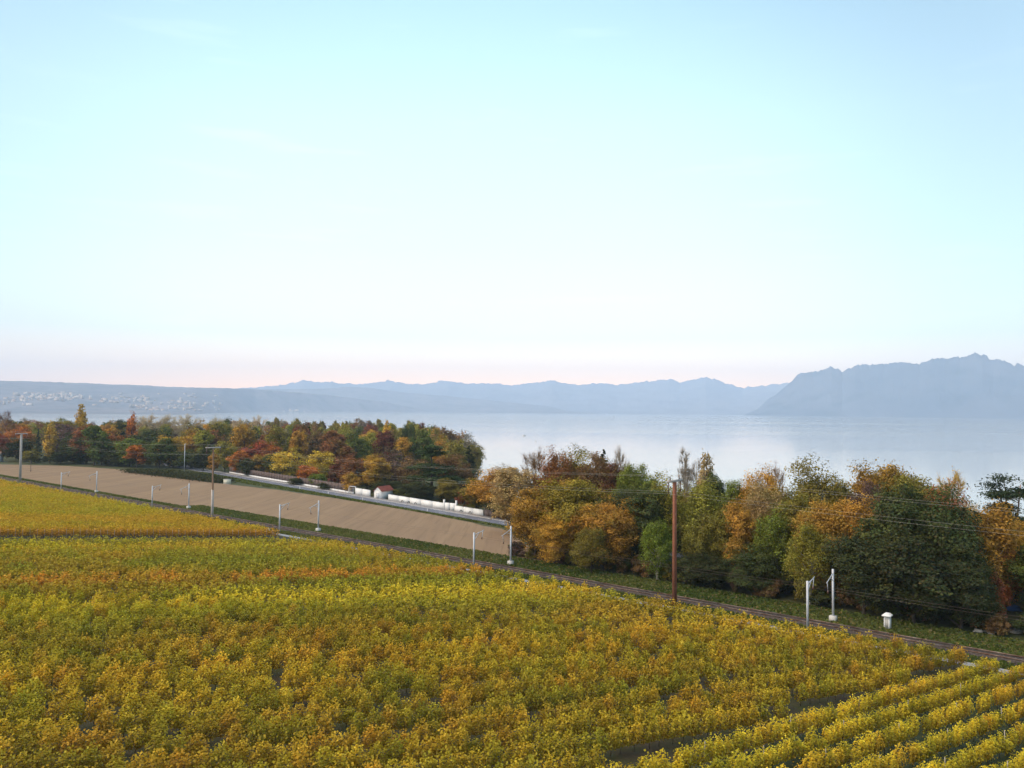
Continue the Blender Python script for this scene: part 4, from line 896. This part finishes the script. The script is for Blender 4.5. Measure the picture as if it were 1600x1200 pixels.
# ------------------------------------------------------------------ white wall, fence, gatehouse along the road
def wall_n(a): return road_n(a) + 5.3
def run(a0, a1, step): 
    k = max(1, int(round((a0 - a1) / step))); return [a0 + (a1 - a0) * i / k for i in range(k + 1)]
wa, we_ = a_for(604, 172), a_for(752, 163)
def wpt(a, dn=0.0, dz=0.0):
    x, y = AN(a, wall_n(a) + dn); return np.array([x, y, tz1(x, y) + dz])
def wall_run(name, a0, a1, h, step, label, mat='white', panelname='panel', gap=0.0, thick=.3, base=0.0, cop=True, group=None):
    st = run(a0, a1, step); o0 = wpt(st[len(st) // 2]); e = empty(name, tuple(o0)); tag(e, label, 'fence' if 'fence' in name else 'wall', group)
    for b0, b1 in zip(st[:-1], st[1:]):
        p, q_ = wpt(b0), wpt(b1); d = q_ - p; L_ = float(np.hypot(d[0], d[1])); ang = math.atan2(d[1], d[0]); c = (p + q_) / 2 - o0
        if base: MB().box((c[0], c[1], c[2] + base / 2 - .1), (L_ - .004, thick, base + .2), rz=ang).build('plinth', M['white'], e)
        MB().box((c[0], c[1], c[2] + base + h / 2 + (0 if base else -.1)), (L_ - gap - .004, thick * (.5 if base else 1), h + (0 if base else .2)), rz=ang).build(panelname, M[mat], e)
        if cop: MB().box((c[0], c[1], c[2] + h + .035), (L_ - .006, thick + .05, .06), rz=ang).build('coping', M['white'], e)
        if base: MB().box((p[0] - o0[0], p[1] - o0[1], p[2] - o0[2] + base + h / 2), (.14, .2, h + .2), rz=ang).build('post', M['woodfence'], e)
    return e
w1 = wall_run('boundary_wall', wa - 1, a_for(697, 167), 1.8, 6.0, 'long white wall beside the road right of the gatehouse')
w0 = wall_run('boundary_wall', a_for(549, 174), a_for(575, 173), 2.2, 4.0, 'short white wall between the gate frame and gatehouse')
w2 = wall_run('boundary_wall', a_for(713, 166.5), we_, 1.6, 5.0, 'low white wall end with round openings right of white gate')
wall_run('board_fence', a_for(352, 193), a_for(546, 174), 2.3, 2.6, 'long brown board fence on white plinth along the road', 'woodfence', 'panel', .03, .3, .7, False)
wall_run('board_fence', we_ - .5, we_ - 22, 2.4, 2.4, 'dark brown board fence under the golden orange tree', 'woodfence', 'panel', .03, .2, 0, False)
def arch(parent, a):
    p = wpt(a) - np.array(parent.location); pb = wpt(a - .5) - np.array(parent.location); d = pb - p; ang = math.atan2(d[1], d[0]); nx, ny = -math.sin(ang), math.cos(ang)
    if nx * NV[0] + ny * NV[1] > 0: nx, ny = -nx, -ny
    m = MB(); pts = []
    for k in range(9):
        t = math.pi * k / 8; pts.append((p[0] + math.cos(ang) * .6 * math.cos(t) + nx * .2, p[1] + math.sin(ang) * .6 * math.cos(t) + ny * .2, p[2] + .02 + .62 * math.sin(t)))
    m.tube(pts, .09, 6); m.build('round_opening', M['dark'], parent)
for px in (625.5, 638, 651): arch(w1, a_for(px, 169.5))
for px in (722, 738.5): arch(w2, a_for(px, 165.5))
# gatehouse
ga = a_for(590, 172); p = wpt(ga, 1.6); e = empty('gatehouse', tuple(p), math.radians(60)); tag(e, 'small white gatehouse with red tiled gable roof beside the road', 'house')
L_, Wd, hh = 6.0, 3.2, 2.7; r = hh + 1.3
MB().box((0, 0, hh / 2 - .2), (L_, Wd, hh + .4)).build('wall', M['white'], e)
m = MB()
for s in (-1, 1): m.quad([(s * (L_ / 2 - .002), -Wd / 2, hh), (s * (L_ / 2 - .002), Wd / 2, hh), (s * (L_ / 2 - .002), .02, r), (s * (L_ / 2 - .002), -.02, r)])
m.build('gable', M['white'], e)
m = MB()
for s in (-1, 1):
    th = .10
    lo, hi = [(x, s * (Wd / 2 + .3), hh - .2) for x in (-L_ / 2 - .25, L_ / 2 + .25)], [(x, s * .0, r + .03) for x in (L_ / 2 + .25, -L_ / 2 - .25)]
    qd = lo + hi; m.quad(qd); m.quad([(a[0], a[1], a[2] + th) for a in qd][::-1])
    for i in range(4):
        a, b = qd[i], qd[(i + 1) % 4]; m.quad([a, b, (b[0], b[1], b[2] + th), (a[0], a[1], a[2] + th)])
m.build('roof', M['redroof'], e)
dr = MB().box((-L_ / 2 - .03, 0, 1.0), (.08, 1.2, 2.0)).build('door', M['galv'], e); MB().box((-L_ / 2 - .10, .42, 1.0), (.06, .12, .12)).build('handle', M['dark'], dr)
# white gate frame and white gate with pillars
e = empty('open_gate', tuple(wpt(a_for(546, 174), -.6)), A50 + .17 + math.pi / 2); tag(e, 'white open gate frame at the end of brown board fence', 'gate')
for s in (-1.5, 1.5): MB().box((s, 0, 1.3), (.25, .25, 2.8)).build('post', M['white'], e)
MB().box((0, 0, 2.66), (3.4, .28, .22)).build('crossbar', M['white'], e)
for s in (-.7, 0, .7): MB().box((s, .05, 1.1), (.08, .08, 2.2)).build('bar', M['galv'], e)
gc = (a_for(697, 167) + a_for(713, 166.5)) / 2; e = empty('gate', tuple(wpt(gc)), A50 + .17 + math.pi / 2); tag(e, 'white solid gate between two pillars in the white wall', 'gate')
hw = abs(a_for(697, 167) - gc)
for s in (-1, 1): MB().box((s * (hw - .2), -.06, 1.45), (.4, .45, 3.1)).build('pillar', M['white'], e)
for s in (-1, 1): MB().box((s * (hw - .4) / 2, 0, 1.05), (hw - .45, .12, 2.2)).build('leaf_panel', M['white'], e)
# road marker posts and small things
for k, px in enumerate((487.5, 684, 430, 560)):
    a = a_for(px, 160 + k % 2); x, y = AN(a, road_n(a) - 4.3); o = MB().box((0, 0, .5), (.16, .10, 1.2)).build('marker_post', M['white'], None, (x, y, tz1(x, y))); tag(o, 'white reflector post at the field side of the road', 'marker post', 'white road marker posts')
x, y, z = ground_px(355, 756); e = empty('utility_cabinet', (x, y, z), .25); tag(e, 'cream utility cabinet at the end of dark hedge', 'cabinet')
MB().box((0, 0, .9), (2.7, 1.0, 1.7)).build('body', M['cream'], e); MB().box((0, 0, 1.80), (2.9, 1.2, .12)).build('lid', M['coping'], e); MB().box((0, 0, .02), (2.8, 1.1, .12)).build('plinth', M['coping'], e)
x, y, z = ground_px(288, 737); e = empty('lamp_mast', (x, y, z)); tag(e, 'thin pale steel mast behind the dark hedge', 'mast'); MB().tube([(0, 0, -.3), (0, 0, 13.0)], [.20, .12], 8).build('pole', M['galv'], e); MB().box((.3, 0, 13.0), (.9, .2, .12)).build('head', M['galv'], e)
x, y, z = ground_px(48, 737); o = MB().tube([(0, 0, -.2), (0, 0, 5.2)], [.12, .09], 6).build('field_post', M['woodfence'], None, (x, y, z)); tag(o, 'thin dark post standing in the field at far left', 'post')
x, y, z = at(425, 833, 172); x, y = AN(a_for(425, 98.8), 98.8); z = tz1(x, y); e = empty('bin', (x, y, z), .6); tag(e, 'small pale blue bin at the vine ends by concrete path', 'bin')
m = MB(); m.tube([(0, 0, 0), (0, 0, 1.1)], [.42, .5], 8); m.build('body', M['skybox_blue'], e); MB().tube([(0, 0, 1.1), (0, 0, 1.22)], [.54, .5], 8).build('lid', M['skybox_blue'], e)
# lineside shelter
a = a_for(1388, 110.6); x, y = AN(a, 110.6); e = empty('lineside_telephone', (x, y, tz1(x, y) - .05), A50); tag(e, 'small white stone pillar box with peaked cap beside the rails', 'pillar box')
m = MB(); m.box((0, 0, .9), (.75, .7, 1.9)); m.box((-.42, -.28, .75), (.12, .12, 1.5)); m.box((-.42, .28, .75), (.12, .12, 1.5)); m.build('body', M['white'], e)
m = MB(); m.box((-.12, 0, 1.90), (1.25, 1.05, .14)); b = len(m.v)
for z_, sx, sy in ((1.972, .6, .5), (2.22, .32, .24)):
    for x0, y0 in ((-1, -1), (1, -1), (1, 1), (-1, 1)): m.v.append((-.12 + x0 * sx, y0 * sy, z_))
for i in range(4): m.q.append((b + i, b + (i + 1) % 4, b + 4 + (i + 1) % 4, b + 4 + i)); m.m.append(0)
m.q.append((b + 4, b + 5, b + 6, b + 7)); m.m.append(0); m.build('cap', M['white'], e)
MB().box((-.39, 0, .95), (.05, .42, 1.2)).build('door', M['coping'], e)

# ------------------------------------------------------------------ houses glimpsed, stones, boats
def house(x, y, z, rz, L_, W_, h, label, roof):
    e = empty('house', (x, y, z), rz); tag(e, label, 'house'); r = h + W_ * .32
    MB().box((0, 0, h / 2 - .5), (L_, W_, h + 1)).build('wall', M['white'], e)
    m = MB()
    for s in (-1, 1): m.quad([(s * (L_ / 2 - .003), -W_ / 2, h), (s * (L_ / 2 - .003), W_ / 2, h), (s * (L_ / 2 - .003), .02, r), (s * (L_ / 2 - .003), -.02, r)])
    m.build('gable', M['white'], e); m = MB()
    for s in (-1, 1):
        qd = [(-L_ / 2 - .5, s * (W_ / 2 + .6), h - .35), (L_ / 2 + .5, s * (W_ / 2 + .6), h - .35), (L_ / 2 + .5, 0, r + .05), (-L_ / 2 - .5, 0, r + .05)]
        m.quad(qd); m.quad([(a[0], a[1], a[2] + .15) for a in qd][::-1])
        for i in range(4): a, b = qd[i], qd[(i + 1) % 4]; m.quad([a, b, (b[0], b[1], b[2] + .15), (a[0], a[1], a[2] + .15)])
    m.build('roof', roof, e)
    for s in (-1, 1):
        for k in range(3):
            w = MB().box(((k - 1) * L_ * .3, s * (W_ / 2 + .02), h * .55), (1.1, .06, 1.4)).build('window', M['glass'], e)
x, y, _ = at(2, 720, 408); house(x - 7, y, tz1(x, y), .2, 12, 7, 2.8, 'low white house with brown roof at the left edge of the wood', M['brownpole'])
x, y, _ = at(1590, 880, 150); house(x + 2, y + 2, tz1(x, y), .5, 13, 9, 6.0, 'pale house half hidden behind the pines at right edge', M['redroof'])
rr = random.Random(31); x0, y0, z0 = ground_px(1578, 985); pile = empty('stone_pile', (x0, y0, z0)); tag(pile, 'heap of pale rubble stones at the copse edge by right edge', 'stone heap')
for k in range(26):
    s = rr.uniform(.35, .95); m = MB(); b = len(m.v); m.box((0, 0, 0), (s * rr.uniform(.8, 1.5), s, s * .7), rz=rr.uniform(0, 3)); m.v = [tuple(c * rr.uniform(.75, 1.2) for c in v) for v in m.v]
    dx, dy = rr.gauss(0, 2.2), rr.gauss(0, 1.2); m.build('stone', M['stone'], pile, (dx, dy, max(.1, 1.1 - .3 * abs(dx) - .5 * abs(dy)) * rr.random()))
x, y, z = ground_px(1597, 962); m = MB(); m.box((0, 0, .35), (2.4, 1.4, .7)); m.v = [(v[0] * (1 if v[2] < .3 else .7), v[1] * (1 if v[2] < .3 else .7), v[2]) for v in m.v]; o = m.build('covered_heap', M['blue'], None, (x + 1, y + 4, tz1(x + 1, y + 4))); tag(o, 'blue covered heap under the trees at the right edge', 'covered heap')
for k, (px, py, lab) in enumerate(((819, 681, 'tiny moored boat on the lake, farther of two'), (837, 690, 'tiny moored boat on the lake, nearer of two'))):
    d = ray(px, py); kk = -CAM_Z / d[2]; x, y = d[0] * kk, d[1] * kk; e = empty('moored_boat', (float(x), float(y), 0), .6 + k); tag(e, lab, 'boat')
    m = MB(); b = 0
    for xx, w_ in ((-3, .7), (-1, 1.0), (1.5, .8), (3.2, .05)):
        for yy, z_ in ((-w_, .8), (-w_ * .5, -.3), (w_ * .5, -.3), (w_, .8)): m.v.append((xx, yy, z_))
    for i in range(3):
        for j in range(3): m.q.append((i * 4 + j, i * 4 + j + 1, i * 4 + j + 5, i * 4 + j + 4)); m.m.append(0)
        m.q.append((i * 4 + 3, i * 4, i * 4 + 4, i * 4 + 7)); m.m.append(0)
    m.q.append((0, 3, 2, 1)); m.m.append(0); m.build('hull', M['coping'], e); MB().box((-.4, 0, 1.1), (2.0, 1.0, .7)).build('cabin', M['coping'], e); MB().tube([(.6, 0, .7), (.6, 0, 7.5)], [.07, .04], 6).build('mast', M['galv'], e)

# ------------------------------------------------------------------ haze: the air over the lake
mh, N, L = new_mat('haze_air')
o_ = N.new('ShaderNodeOutputMaterial'); v_ = N.new('ShaderNodeVolumePrincipled'); L.new(v_.outputs[0], o_.inputs['Volume'])
v_.inputs['Color'].default_value = (0.60, 0.76, 0.98, 1); v_.inputs['Density'].default_value = 0.92e-4; v_.inputs['Anisotropy'].default_value = 0.0
hz_ = MB().box((0, 0, 455), (33200, 33200, 930)).build('haze', mh); hz_['kind'] = 'stuff'; hz_['label'] = 'pale blue evening haze over the lake'; hz_['category'] = 'haze'
